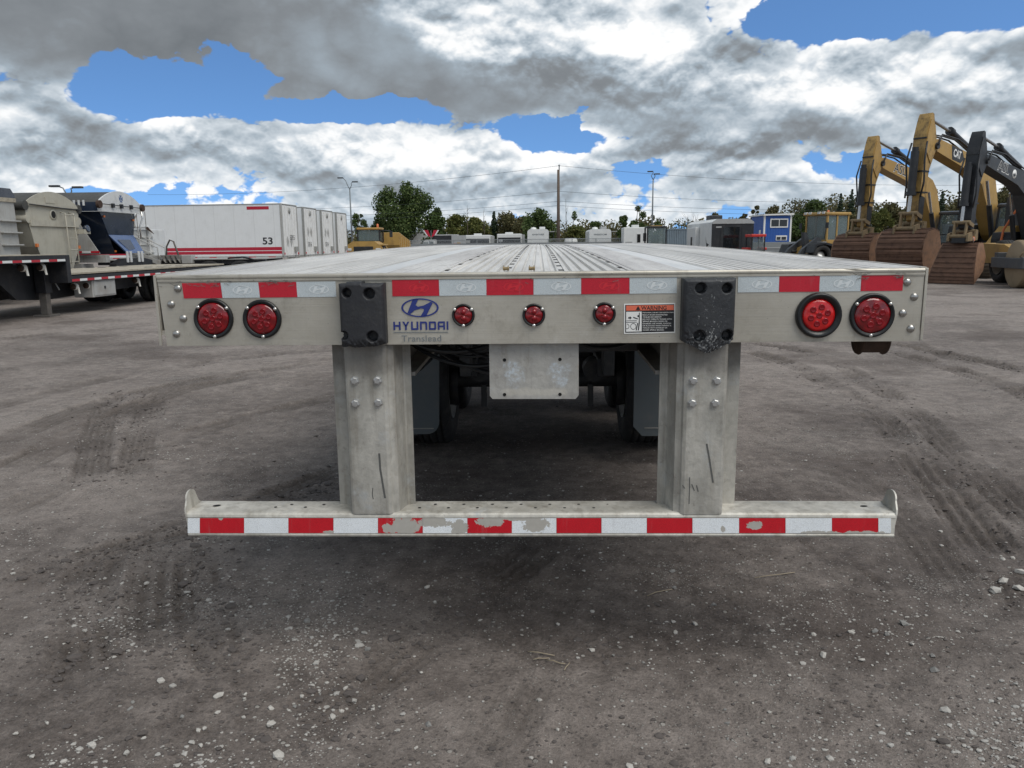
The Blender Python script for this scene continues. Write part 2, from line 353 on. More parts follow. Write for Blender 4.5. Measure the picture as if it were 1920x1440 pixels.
# pixel polylines on the ground, width in metres, groove count, depth, lug spacing
TRACKS=[([(1395,655),(1500,690),(1640,780),(1760,905),(1850,1020),(1960,1170)],.30,4,.020,.045),
 ([(1395,640),(1520,662),(1660,735),(1800,860),(1950,1000)],.28,4,.015,.045),
 ([(1600,650),(1720,672),(1920,735),(2000,770)],.30,3,.020,.06),
 ([(1640,640),(1800,668),(1960,705)],.30,3,.018,.06),
 ([(-30,905),(150,815),(330,735),(560,690)],.36,5,.016,.05),
 ([(-30,840),(200,752),(420,706),(640,676)],.34,5,.012,.05),
 ([(20,1085),(240,1020),(460,945),(660,870)],.20,3,.012,.05),
 ([(250,1030),(470,965),(650,905)],.18,3,.010,.05),
 ([(170,905),(185,800),(215,735)],.26,5,.010,.05),
 ([(250,900),(268,800),(285,740)],.26,5,.010,.05),
 ([(165,1290),(160,1140),(190,1030)],.26,4,.014,.04),
 ([(330,1300),(300,1150),(310,1030)],.30,4,.014,.04),
 ([(440,1290),(390,1160),(365,1030)],.22,3,.012,.04),
 ([(560,1360),(720,1250),(880,1130),(1030,1010)],.26,4,.014,.045),
 ([(1560,1030),(1640,1090),(1700,1130)],.05,1,.018,.05),
 ([(1480,1000),(1560,1060),(1620,1115)],.05,1,.012,.05),
 ([(-30,975),(180,880),(400,800),(640,740)],.30,4,.012,.05),([(-40,770),(220,706),(480,668),(640,655)],.34,4,.010,.05),([(1700,640),(1830,690),(1960,760)],.3,4,.012,.05),([(1420,800),(1600,900),(1720,1010),(1800,1120)],.26,4,.008,.05),([(900,1440),(1010,1200),(1060,1020)],.24,4,.007,.05),([(0,700),(260,655),(560,640)],.5,5,.012,.06),([(-40,640),(250,612),(290,608)],.6,5,.014,.06)]
def ground_height(X,Y):
    H=(vnoise(X*.35+9,Y*.35,1,3)-.5)*.05*np.clip((Y-1)/10,0,1)
    H+=(vnoise(X*2.2,Y*2.2,2,4)-.5)*.022+(vnoise(X*14,Y*14,3,3,.6)-.5)*.009
    rough=vnoise(X*1.3+31,Y*1.3,8,3)
    H+=(vnoise(X*38,Y*38,4,2,.6)-.5)*.014*np.clip((rough-.30)*4,0,1)
    T=np.zeros_like(X)
    for ti,(pl,wd,ng,dp,lug) in enumerate(TRACKS):
        P=[gnd(*p) for p in pl]; P=[np.array((p.x,p.y)) for p in P]
        # Catmull-Rom refinement
        Q=[]
        for k in range(len(P)-1):
            p0=P[max(k-1,0)];p1=P[k];p2=P[k+1];p3=P[min(k+2,len(P)-1)]
            for t in np.linspace(0,1,9)[:-1]: Q.append(.5*((2*p1)+(p2-p0)*t+(2*p0-5*p1+4*p2-p3)*t*t+(-p0+3*p1-3*p2+p3)*t**3))
        Q.append(P[-1]); Q=np.array(Q)
        msk=(X>Q[:,0].min()-wd)&(X<Q[:,0].max()+wd)&(Y>Q[:,1].min()-wd)&(Y<Q[:,1].max()+wd)
        if not msk.any(): continue
        x=X[msk];y=Y[msk]; best=np.full(x.shape,9e9); bs=np.zeros_like(x); sd=np.zeros_like(x); L=0.
        for a,b in zip(Q[:-1],Q[1:]):
            d=b-a; l=np.hypot(*d)+1e-9; t=np.clip(((x-a[0])*d[0]+(y-a[1])*d[1])/l**2,0,1); dx=x-a[0]-t*d[0]; dy=y-a[1]-t*d[1]; dd=np.hypot(dx,dy)
            u=dd<best; best[u]=dd[u]; bs[u]=(L+t*l)[u]; sd[u]=(np.sign(d[0]*dy-d[1]*dx)*dd)[u]; L+=l
        tot=L; fade=np.clip(np.minimum(bs,tot-bs)/.35,0,1)
        patch=np.clip((vnoise(x*2.1+ti*7,y*2.1,20+ti,3)-.25)*2.6,0,1)*fade
        ins=np.clip((wd/2-best)/.02,0,1)
        rib=.5+.5*np.cos(2*np.pi*(sd/wd*ng))
        lg=np.clip(np.sin(2*np.pi*(bs/lug+.25*np.sign(np.sin(2*np.pi*sd/wd*ng))))*2,-1,1)*.5+.5
        dz=-dp*1.9*(.45+.75*rib*.6+.35*lg*(rib>.35))*ins+dp*.55*np.exp(-((best-wd/2-.02)/.025)**2)*(best>wd/2)
        H[msk]+=dz*patch; T[msk]=np.maximum(T[msk],ins*patch*(.5+.5*rib))
    return H,T
def make_ground():
    rows=[];y=-1.75;st=.0125
    while y<16: rows.append(y); y+=st; st*=1.0062
    while y<6000: rows.append(y); st*=1.28; y+=st
    back=[-1.75-k for k in (.1,.25,.5,1,2,4,8,16,40,120,400,1500,5000)][::-1]
    rows=np.array(back+rows)
    u=np.linspace(-1,1,680); ext=np.array([1.15,1.4,1.8,2.6,4,8,20,80,400,1500])
    u=np.concatenate([-ext[::-1],u,ext])
    hw=np.where(rows<16,1.02*np.clip(rows,-1.75,None)+4.2,0); hw=np.where(rows>=16,hw[rows<16][-1]*(1+np.clip(rows-16,0,400)/18),hw)
    Xg=u[None,:]*hw[:,None]; Xg=np.clip(Xg,-7000,7000)
    # keep columns apart at the sheet's rim
    Xg=np.sort(Xg+np.arange(len(u))[None,:]*1e-3,axis=1)
    Yg=np.repeat(rows[:,None],len(u),1)
    shp=Xg.shape; X=Xg.ravel(); Y=Yg.ravel()
    H=np.zeros_like(X);T=np.zeros_like(X); near=(np.abs(X)<60)&(Y>-6)&(Y<70)
    H[near],T[near]=ground_height(X[near],Y[near])
    V=np.stack([X,Y,H],1); nr,nc=shp
    idx=np.arange(nr*nc).reshape(nr,nc); F=np.stack([idx[:-1,:-1],idx[:-1,1:],idx[1:,1:],idx[1:,:-1]],-1).reshape(-1,4)
    m=bpy.data.meshes.new('ground'); m.vertices.add(len(V)); m.vertices.foreach_set('co',V.ravel())
    m.loops.add(F.size); m.loops.foreach_set('vertex_index',F.ravel()); m.polygons.add(len(F)); m.polygons.foreach_set('loop_start',np.arange(0,F.size,4)); m.polygons.foreach_set('loop_total',np.full(len(F),4))
    m.polygons.foreach_set('use_smooth',np.ones(len(F),bool)); m.update(); m.validate()
    a=m.attributes.new('track','FLOAT','POINT'); a.data.foreach_set('value',T)
    return m
def ground_mat():
    m,n,b=newmat('packed_gravel_mud'); p=tex(n); x,y,z=xyz(p); t=attr(n,'track')
    lo=noise(p,.16,4,.55); me=noise(p,.9,6,.62); hi=noise(p,9,7,.68); fi=noise(p,70,5,.7)
    dry=(lo*.55+me*.5+hi*.25-.12).ss(.36,.66)
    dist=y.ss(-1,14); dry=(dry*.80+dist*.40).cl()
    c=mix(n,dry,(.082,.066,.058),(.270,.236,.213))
    f=(hi-.5)*.9+(fi-.5)*1.7+(noise(p,230,2,.6)-.5)*.9+1.; c=mix(n,1.,c,vec(n,f,f,f),'MULTIPLY')
    c=mix(n,noise(vsc(p,1,1,1,7,3),.5,5,.6).ss(.52,.66)*.5,c,(.080,.062,.053))
    # pale crushed stone, in drifts
    pebv=voro(p,95,'F1',out='Distance'); pc=voro(p,95,'F1',out='Color'); px_,py_,_=xyz(pc)
    drift=(noise(vsc(p,1,1,1,4,8),1.1,6,.7)).ss(.50,.72)
    on=(px_+drift*.75).ss(.93,.97)*pebv.ss(.42,.30); c=mix(n,on*.85,c,(.36,.34,.31))
    peb2=voro(p,34,'F1',out='Distance'); pc2=voro(p,34,'F1',out='Color'); qx,qy,_=xyz(pc2)
    on2=(qx+drift*.35).ss(.95,.98)*peb2.ss(.34,.24); c=mix(n,on2*.85,c,(.38,.36,.33))
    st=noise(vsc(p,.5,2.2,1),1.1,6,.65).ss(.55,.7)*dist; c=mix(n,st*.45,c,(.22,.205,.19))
    c=mix(n,t.cl()*.62,c,(.055,.044,.037))
    put(n,c,b.inputs['Base Color']); put(n,dry*.15+.72,b.inputs['Roughness']); b.inputs['Specular IOR Level'].default_value=.25
    h=hi*.5+fi*.55+on*.35+on2*.7+noise(p,190,3,.6)*.25
    bump(n,b,h,.016,1.); return m
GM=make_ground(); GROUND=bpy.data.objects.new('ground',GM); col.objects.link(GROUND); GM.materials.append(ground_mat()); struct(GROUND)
def gz(x,y): return float(ground_height(np.array([x],float),np.array([y],float))[0][0])
# stones
def stone_mesh(seed,sub=1):
    bm=bmesh.new(); bmesh.ops.create_icosphere(bm,subdivisions=sub,radius=.5); r=random.Random(seed)
    cuts=[Vector((r.gauss(0,1),r.gauss(0,1),r.gauss(0,1))).normalized() for _ in range(7)]; ds=[r.uniform(.22,.40) for _ in cuts]
    for v in bm.verts:
        for c,d in zip(cuts,ds):
            k=v.co.dot(c)
            if k>d: v.co-=c*(k-d)*.9
        v.co=v.co*(1+r.uniform(-.08,.08)); v.co.z*=.62
    m=bpy.data.meshes.new('stone'); bm.to_mesh(m); bm.free(); return m
STONEM=[PB('pale_stone',(.46,.44,.405),.85,0,.25,9,.35,(.14,.12,.11)),PB('grey_stone',(.23,.225,.215),.85,0,.25,9,.4,(.09,.08,.07))]
SM=[stone_mesh(k) for k in range(8)]
for k,m in enumerate(SM): m.materials.append(STONEM[0 if k<5 else 1])
SPOTS=[(508,1360,17),(523,1418,22),(302,1278,12),(175,1400,16),(238,1415,12),(577,1167,13),(690,1219,12),(803,1356,14),(566,1306,9),(623,1340,12),(508,1329,10),(640,1328,9),(408,1338,9),
 (342,1345,7),(244,1330,8),(250,1318,8),(410,1307,14),(383,1367,9),(372,1370,8),(378,1400,9),(460,1303,8),(553,1323,8),(720,1040,7),(797,1053,8),(801,1101,9),(648,1288,9),(760,1295,7),(790,1262,7),
 (1046,1172,9),(1264,1102,8),(1260,1074,9),(1338,1133,10),(1303,1169,11),(1266,1187,10),(1110,1219,9),(1525,1191,10),(1544,1230,12),(1694,1170,13),(1749,1231,10),(1752,1258,14),(1596,1186,9),(1865,1108,18),(1910,1102,14),(1880,1090,14),(1914,1075,14),(1862,1110,10),
 (1364,1354,8),(1364,1383,7),(1440,1427,11),(1180,1437,14),(1033,1430,8),(1412,1320,6),(1046,1366,7),(1360,1330,6),(1640,1182,10),(1664,1190,9),(1616,1240,8),(1710,1210,8),(1880,1050,9),(1900,1045,8),(1480,1270,6),(1206,1240,6),(1150,1230,7),(1378,1140,7),
 (120,1430,9),(60,1420,8),(30,1380,7),(90,1360,7),(270,1385,7),(330,1222,6),(190,1160,9),(165,1110,8),(120,1200,6),(230,1100,6),(470,1140,7),(505,1095,6),(280,1060,6),(430,1230,6),(360,1205,8),(600,1300,7),(700,1320,7),(780,1400,8),(880,1310,6)]
for i,(px,py,sz) in enumerate(SPOTS):
    g=gnd(px,py); dist=math.sqrt((g.x-CAM_X)**2+(g.y+CAM_D)**2+CAM_Z**2); s=sz*1.25*dist/FPX
    inst(SM[i%8],'stone',GROUND,(g.x,g.y,gz(g.x,g.y)+s*.12),(random.uniform(-.3,.3),random.uniform(-.3,.3),random.uniform(0,6.3)),(s*random.uniform(.9,1.3),s*random.uniform(.75,1.),s))
def make_gravel():
    # uncountable small gravel, in drifts
    CL=[(270,1140,110,45,420),(215,1180,40,30,200),(340,1100,60,25,160),(500,1110,60,22,150),(640,1100,60,22,220),(620,1145,25,25,130),(575,1240,40,45,330),(560,1190,30,25,130),(650,1195,30,20,100),(590,1375,45,35,160),(150,1430,60,25,160),(390,1425,60,20,160),(700,1330,60,40,90),
     (1095,1035,40,25,120),(1540,1150,90,50,220),(1500,1200,60,40,160),(1720,1190,60,35,220),(1590,1400,70,45,260),(1880,1330,60,60,300),(1860,1390,80,40,260),(1850,1090,70,50,120),(1260,1190,60,50,80),(1400,1060,60,25,60),(1000,1120,200,60,60),
     (60,1000,120,60,260),(420,860,90,25,90),(240,797,50,8,120),(425,861,40,9,120),(330,850,30,8,80),(130,820,90,22,160),(520,980,60,16,140),(700,1100,500,260,420),(1300,1220,420,200,380),(1750,1000,200,200,350),(1650,800,250,120,260),(200,900,300,200,500),(900,900,170,60,160),(1100,900,150,60,120)]
    base=[]
    for k in range(5):
        m=stone_mesh(40+k,1); base.append((np.array([v.co[:] for v in m.vertices]),np.array([p.vertices[:] for p in m.polygons]))); bpy.data.meshes.remove(m)
    VV=[];FF=[];off=0;XY=[];SZ=[]
    for px,py,sx,sy,nn in CL:
        for _ in range(nn):
            a=px+random.gauss(0,sx); b_=max(py+random.gauss(0,sy),640)
            if b_>1470: continue
            g=gnd(a,b_); XY.append((g.x,g.y)); SZ.append(min(.02,.0029*math.exp(random.gauss(0,.55))))
    XY=np.array(XY); Z,_=ground_height(XY[:,0].copy(),XY[:,1].copy())
    for (x,y),z,s in zip(XY,Z,SZ):
        v,f=random.choice(base); a=random.uniform(0,6.3); c,s_=math.cos(a),math.sin(a); s*=2.
        w_=np.stack([(v[:,0]*c-v[:,1]*s_)*s*1.2+x,(v[:,0]*s_+v[:,1]*c)*s+y,v[:,2]*s+z+s*.1],1)
        VV.append(w_); FF.append(f+off); off+=len(v)
    V=np.concatenate(VV);F=np.concatenate(FF); m=bpy.data.meshes.new('gravel'); m.from_pydata(V.tolist(),[],F.tolist()); return m
gm=make_gravel(); gm.materials.append(PB('gravel_stone',(.38,.365,.34),.9,0,.5,30,.2,(.12,.11,.10)))
gro=bpy.data.objects.new('gravel',gm); col.objects.link(gro); gro.parent=GROUND; struct(gro,'stuff')
def make_crumbs():
    # dark soil crumbs, thrown up most along the tracks
    XY=[];SZ=[]
    for pl,wd,ng,dp,lug in TRACKS[:4]+TRACKS[6:14]:
        P=[gnd(*p) for p in pl]
        for _ in range(420):
            k=random.randrange(len(P)-1); q=P[k].lerp(P[k+1],random.random()); XY.append((q.x+random.gauss(0,wd*.38),q.y+random.gauss(0,wd*.38))); SZ.append(min(.03,.0055*math.exp(random.gauss(0,.55))))
    for _ in range(6500):
        g=gnd(random.uniform(-60,1980),640+830*random.random()**.7); XY.append((g.x,g.y)); SZ.append(min(.02,.0032*math.exp(random.gauss(0,.55))))
    XY=np.array(XY); Z,_t=ground_height(XY[:,0].copy(),XY[:,1].copy()); base=[]
    for k in range(4):
        m=stone_mesh(60+k,1); base.append((np.array([v.co[:] for v in m.vertices]),np.array([p.vertices[:] for p in m.polygons]))); bpy.data.meshes.remove(m)
    VV=[];FF=[];off=0
    for (x,y),z,s in zip(XY,Z,SZ):
        v,f=random.choice(base); a=random.uniform(0,6.3); c,s_=math.cos(a),math.sin(a); s*=2.
        VV.append(np.stack([(v[:,0]*c-v[:,1]*s_)*s*1.3+x,(v[:,0]*s_+v[:,1]*c)*s+y,v[:,2]*s*.9+z+s*.08],1)); FF.append(f+off); off+=len(v)
    m=bpy.data.meshes.new('soil_crumbs'); m.from_pydata(np.concatenate(VV).tolist(),[],np.concatenate(FF).tolist()); return m
cm_=make_crumbs(); cm_.materials.append(PB('soil_crumb',(.095,.082,.076),.9,0,.45,25,.3,(.05,.042,.036)))
cro=bpy.data.objects.new('soil_crumbs',cm_); col.objects.link(cro); cro.parent=GROUND; struct(cro,'stuff')
STRAW=plain('dry_straw',(.30,.25,.18),.8)
for (x0,y0),(x1,y1) in [((1213,1118),(1260,1107)),((1415,1087),(1490,1077)),((990,1225),(1040,1232)),((1025,1240),(1060,1248)),((1058,1260),(1068,1246)),((1000,1240),(1030,1236))]:
    a=gnd(x0,y0);b=gnd(x1,y1); pts=[a.lerp(b,t) for t in (0,.35,.7,1)]
    for q in pts: q.z=gz(q.x,q.y)+.008
    pts[1].z+=.004; o=MB().tube(pts,.0022,5).obj('dry_stalk',STRAW); o.parent=GROUND
# ---------------------------------------------------------------- flatbed trailer (the subject)
ZT=CAM_Z-.0894
TR=thing('flatbed_trailer','bare aluminium flatbed trailer seen from behind, with red and white tape and under-ride bumper','trailer')
def camber(y): return ZT+.0205*y-.00117*y*y
YS=[0,.4,.8,1.2,1.7,2.3,3,3.8,4.7,5.7,6.8,8,9.3,10.7,12.2,13.8,15,16.1]
def sweep(name,prof,mat,parent=TR,y0=.012,smooth=False):
    ys=[y0]+YS[1:]; n=len(prof); vs=[];fs=[]
    for y in ys: vs+=[(x,y,camber(y)+z) for x,z in prof]
    for k in range(len(ys)-1): fs+=[(k*n+i,(k+1)*n+i,(k+1)*n+i+1,k*n+i+1) for i in range(n-1)]
    fs.append(tuple(range(n))); fs.append(tuple(range((len(ys)-1)*n,len(ys)*n))[::-1])
    return MB().add(vs,fs,smooth).obj(name,mat,parent)
def ridged(x0,x1,pitch,h,rw,lip=.006):
    n=max(1,round((x1-x0)/pitch)); p=(x1-x0)/n; pr=[(x0,-.03),(x0,0)]
    for k in range(n):
        a=x0+k*p; b=a+p
        pr+=[(a+lip,0),(a+lip+.002,-h),(b-rw-.002,-h),(b-rw,0)] if k<n-1 else [(a+lip,0),(a+lip+.002,-h),(b-lip-.002,-h),(b-lip,0)]
    return pr+[(x1,0),(x1,-.03)]
flat=lambda x0,x1,z=0.:[(x0,-.03),(x0,z),(x1,z),(x1,-.03)]
sweep('deck_plank',ridged(-.083,.083,.033,.008,.014),DECK_R)
for s in (-1,1):
    def mir(pr): return pr if s>0 else [(-x,z) for x,z in pr][::-1]
    sweep('nailing_strip',mir(flat(.0845,.1015,-.003)),DECK_R)
    sweep('deck_plank',mir(ridged(.103,.298,.036,.009,.014)),DECK_R)
    sweep('nailing_strip',mir(flat(.2995,.3165,-.004)),DECK_R)
    sweep('deck_plank',mir([(.318,-.03),(.318,0),(.331,0),(.333,-.004),(.336,-.004),(.338,0),(.498,0),(.498,-.03)]),DECK_G)
    sweep('deck_plank',mir(flat(.4995,.6,-.002)),DECK_S)
    sweep('deck_plank',mir(ridged(.6015,.862,.032,.008,.015)),DECK_R)
    sweep('deck_plank',mir(ridged(.864,1.122,.032,.008,.015)),DECK_R)
    sweep('deck_plank',mir([(1.124,-.03),(1.124,.0),(1.15,0),(1.152,-.003),(1.165,-.003),(1.167,0),(1.27,.001),(1.27,-.03)]),DECK_G)
    sweep('side_rail',mir([(1.268,-.20),(1.268,-.19),(1.284,-.19),(1.284,-.03),(1.272,-.028),(1.272,.003),(1.290,.003),(1.295,-.002),(1.295,-.205),(1.268,-.205)]),ALU,y0=.004)
slot=MB().box(-.009,.009,-.022,.022,0,.003).mesh('strip_slot'); slot.materials.append(DARKF)
for sx,y00,dy in ((-.093,.30,.31),(.093,.11,.31),(-.308,.18,.48),(.308,.25,.48)):
    for k in range(20 if dy<.4 else 14):
        y=y00+k*dy; inst(slot,'strip_slot',TR,(sx,y,camber(y)-.0035),(math.atan(.0205-.00234*y),0,0))
for x in (-.0975,-.008):
    mb=MB(); zz=camber(.09)
    mb.cyl((x-.011,.09,zz+.006),(x+.011,.09,zz+.006),.006,n=8); mb.cyl((x-.009,.09,zz+.006),(x-.006,.09,zz+.006),.011,n=6); mb.cyl((x+.006,.09,zz+.006),(x+.009,.09,zz+.006),.011,n=6)
    mb.obj('chain_fitting',BRASS,TR)
# rear sill: extruded lip with two grooves over a flat face
SH=.2425
prof=[(.012,0),(.002,0),(-.003,-.002),(-.005,-.006),(-.005,-.011),(-.001,-.0125),(-.001,-.0150),(-.004,-.0165),(-.004,-.0225),(-.001,-.024),(-.001,-.0275),(0,-.029),(0,-SH),(.006,-SH-.001),(.075,-SH-.001),(.075,-SH+.004),(.008,-SH+.004),(.008,-.012),(.012,-.011)]
mb=MB(); xs=[-1.2835]+[ -1.27+2.54*k/60 for k in range(61)]+[1.2835]; n=len(prof); vs=[]
for k,x in enumerate(xs):
    for (y,z) in prof:
        xx=x
        if k==0: xx=-1.2835+.014*min(1,-z/SH)          # bent-in lower left corner
        w=.0012*math.sin(x*9.)*math.sin(-z/SH*3.1); d=0
        if -.03<z<-.002 and y<0:                        # dents along the lip
            for cx,wd,dd in ((-1.15,.10,.0022),(-1.02,.06,.002),(-.86,.03,.003),(.93,.02,.004),(1.06,.012,.003)):
                d+=dd*math.exp(-((x-cx)/wd)**2)*(1+math.sin(x*180))*.5
        vs.append((xx,y+w+d,ZT+z-d*.5))
mb.add(vs,[(k*n+i,k*n+(i+1)%n,(k+1)*n+(i+1)%n,(k+1)*n+i) for k in range(len(xs)-1) for i in range(n)])
mb.add(vs[:n],[tuple(range(n))]); mb.add(vs[-n:],[tuple(range(n))[::-1]])
SILL=mb.obj('rear_sill',ALU,TR)
for s in (-1,1): MB().box(min(s*1.2855,s*1.2945),max(s*1.2855,s*1.2945),-.004,.003,ZT-SH+.002,ZT-.001).obj('corner_cap',ALU,TR,.001)
# scratch marks on the lip
SCR=plain('scrape_mark',(.16,.15,.14),.7)
r_=random.Random(3); mb=MB()
for k in range(70):
    px=r_.choice([r_.gauss(400,60),r_.gauss(380,50),r_.gauss(520,12),r_.uniform(295,470),r_.gauss(1615,8),r_.gauss(1690,5),r_.uniform(560,1700)]); 
    if px<296 or px>1735: continue
    c=at(px,519+ (px<1000)*3- (px-1000)/1000*9+r_.uniform(-1,10),-.0055); L=r_.uniform(.004,.022); a=r_.uniform(-.5,.5); t=r_.uniform(.0006,.0013)
    pts=[]; 
    for q in range(4): pts.append((c.x+(q/3-.5)*L,-.0055,c.z+(q%2-.5)*.004*r_.random()+a*(q/3-.5)*L))
    for p,q in zip(pts[:-1],pts[1:]): mb.add([(p[0],p[1],p[2]-t),(q[0],q[1],q[2]-t),(q[0],q[1],q[2]+t),(p[0],p[1],p[2]+t)],[(0,1,2,3)])
sm_=struct(mb.obj('scrape_marks',SCR,TR),'stuff')
# --- flat pieces laid on the rear face, from their corners in the photograph
def face_poly(pts,name,mat,parent=TR,Y=-.0012,thick=.0008):
    P=[at(px,py,Y) for px,py in pts]; return MB().prism([(p.x,p.z) for p in P],'y',Y-thick,Y+.0002).obj(name,mat,parent)
TW=[];
TR_RED=tape('red_tape',(.50,.012,.03)); TR_WHT=tape('silver_tape',(.52,.575,.60))
EMB=[(835,293),(890,288),(862,345),(885,360),(940,348),(1003,315),(1026,322),(962,446),(906,452),(938,400),(940,382),(910,377),(850,395),(810,430),(783,420)]
def emblem(name,cx,cz,rx,ry,mat,parent,Y,t=.10):
    mb=MB(); n=40
    e=lambda k,f:(cx+rx*f*math.cos(2*math.pi*k/n),cz+ry*(1-(1-f)*1.35)*math.sin(2*math.pi*k/n))
    for k in range(n):
        a,b=e(k,1),e(k+1,1);c,d=e(k+1,1-t),e(k,1-t); mb.add([(a[0],Y,a[1]),(b[0],Y,b[1]),(c[0],Y,c[1]),(d[0],Y,d[1])],[(3,2,1,0)])
    P=[(cx+(x-903)/172*rx*.97,Y,cz-(y-370)/88*ry*.97) for x,y in EMB]
    mb.add(P,[tuple(range(len(P)))[::-1]]); return mb.obj(name,mat,parent)
PALE=plain('pale_print',(.66,.70,.715),.4); REDP=plain('red_print',(.60,.02,.035),.4)
def row(y0l,y0r,y1l,y1r,segs):
    for a,b,cix,slant,face in segs:
        yt=lambda px:y0l+(y0r-y0l)*(px-340)/1355.; yb=lambda px:y1l+(y1r-y1l)*(px-340)/1355.
        o=face_poly([(a,yt(a)),(b,yt(b)),(b+slant,yb(b)),(a+slant,yb(a))],'tape_segment',TR_RED if cix else TR_WHT)
        if face:
            m=at((a+b)/2+(b-a)*.08,(yt((a+b)/2)+yb((a+b)/2))/2,-.0026); emblem('tape_print',m.x,m.z,.034,.0155,REDP if cix else PALE,o,-.0026,.13)
row(531,515,559.5,545,[(341,413,1,4,0),(413.6,484,0,4,1),(484.5,555,1,3,0),(555.6,629,0,2,1)])
row(529.5,514.5,560,545,[(735,822.5,1,1,1),(823,911.5,0,1,1),(912,1000,1,0,1),(1000.6,1089.5,0,0,1),(1090,1180,1,0,1),(1180.5,1269,0,0,1)])
row(530,515,559.5,545,[(1384,1461,0,-1,1),(1461.5,1537,1,-1,0),(1537.5,1615,0,-2,1),(1615.5,1694,1,-2,0)])
# --- lamps
def lamp(px,py,rpx,lens_px,mat,screws,name,inner=1.0,flat=False):
    c=at(px,py,-.001); k=(2.6*1.0)/FPX; rr=rpx*k; rl=lens_px*k
    root=MB().lathe((c.x,0,c.z),(0,-1,0),[(0,rr),(.006,rr),(.010,rr*.97),(.012,rr*.90),(.010,rl*1.10),(.011,rl*1.04),(.007,rl*1.0),(.004,rl*.98)] if not flat else
        [(0,rr),(.010,rr),(.017,rr*.96),(.019,rr*.90),(.014,rl*1.12),(.009,rl*1.02),(.004,rl*.98)],32).obj(name,RUBBER2,TR)
    L=MB().lathe((0,0,0),(0,-1,0),[(.003,rl),(.009,rl*.97),(.012,rl*.82),(.0135,rl*.45),(.014,0.)],32).obj('lens',mat,root,loc=(c.x,0,c.z))
    if rl>.04:
        for q in range(7):
            a=2*math.pi*q/6+.3; r0=rl*.52 if q<6 else 0
            MB().lathe((c.x+r0*math.cos(a),-.011,c.z+r0*math.sin(a)),(0,-1,0),[(0,rl*.20),(.0035,rl*.19),(.0045,rl*.16),(.0035,rl*.12),(.0042,.0)],14).obj('reflector',LED,root)
    else:
        for dz in (-.35,.35): MB().lathe((c.x,-.011,c.z+dz*rl),(0,-1,0),[(0,rl*.30),(.004,rl*.27),(.0045,0)],12).obj('reflector',LED,root)
    for ang in screws:
        a=R(ang); MB().lathe((c.x+rr*.90*math.cos(a),-.011,c.z+rr*.90*math.sin(a)),(0,-1,0),[(0,.0062),(.003,.0055),(.0045,.003),(.0048,0)],12).obj('screw',STEEL,root)
    return root
for px,py,r,l in ((401,597,38,30.5),(492,598,37,29)): lamp(px,py,r,l,LENS,(35,140,-88),'tail_lamp')
o=lamp(1534,591,42,30,LENSB,(),'tail_lamp',flat=True); o['label']='bright red tail lamp in a thick plain rubber grommet'
lamp(1634.5,591,41,33,LENS,(35,145,-92),'tail_lamp')
for px,py in ((869,591),(1001,590.5),(1133,588)): lamp(px,py,21.5,17,LENS,(35,145,-90),'marker_lamp')
for px,py in ((333.5,541),(321,570.5),(344,597),(331,626),(1714,556.5),(1692.5,587),(1707.5,616),(1701,529)):
    c=at(px,py,0); MB().lathe((c.x,0,c.z),(0,-1,0),[(0,.0135),(.003,.0128),(.0065,.0095),(.0085,.005),(.009,0)],16).obj('rivet',RIVET,TR)
# --- rubber dock bumpers with four counterbored holes
def dock_bumper(xl,xr,yt,yb,holes,ragged,seed):
    r0=random.Random(seed); A_=at(xl,yt,-.045); B_=at(xr,yb,-.045); x0,x1,z1,z0=A_.x,B_.x,A_.z,B_.z
    H=[(at(px,py,-.04),rr*2.6/FPX) for px,py,rr in holes]; nu,nv=64,84
    nz=lambda a,b,s:float(vnoise(np.array([a*s+seed*3.]),np.array([b*s+5.]),seed,3)[0])
    def fn(s,t):
        x=x0+(x1-x0)*s; zb=z0
        if ragged: zb=z0-.028*math.exp(-((s-.5)/.24)**2)+.012*(abs(s-.5)*2)**2+ (nz(s,9,9)-.5)*.010
        else: zb=z0+(nz(s,3,5)-.5)*.014-.006*min(1,max(0,(.9-s)*6))
        zt=z1+(0 if ragged else .006*(s>.18)*(s<.52))+(nz(s,1,14)-.5)*.003
        z=zb+(zt-zb)*t; e=min(s,1-s)*(x1-x0); e2=min(1-t,1)*(zt-zb); edge=min(e,e2)
        y=-.052-.010*math.sin(math.pi*s)
        if edge<.012: y+=.012*(1-edge/.012)**2
        for c,rad in H:
            d=math.hypot(x-c.x,z-c.z)
            if d<rad: y+=.034*min(1,(rad-d)/.003)
        w=max(0,1-t*(4. if ragged else 7.)); y+=(nz(s,t,22)-.5)*(.018*w+.0010)+.010*w*w
        return (x,y,z)
    mb=MB().grid(fn,nu,nv)
    rim=[fn(i/nu,1) for i in range(nu+1)]+[fn(1,1-j/nv) for j in range(1,nv+1)]+[fn(1-i/nu,0) for i in range(1,nu+1)]+[fn(0,j/nv) for j in range(1,nv)]
    k=len(rim); mb.add(rim+[(p[0],-.0005,p[2]) for p in rim],[(i,(i+1)%k,k+(i+1)%k,k+i) for i in range(k)])
    o=mb.obj('dock_bumper',BUMP2 if ragged else RUBBER,TR)
    for c,rad in H:
        MB().cyl((c.x,-.014,c.z),(c.x,-.026,c.z),rad*.5,n=6).obj('bolt_head',DARKF,o)
    return o
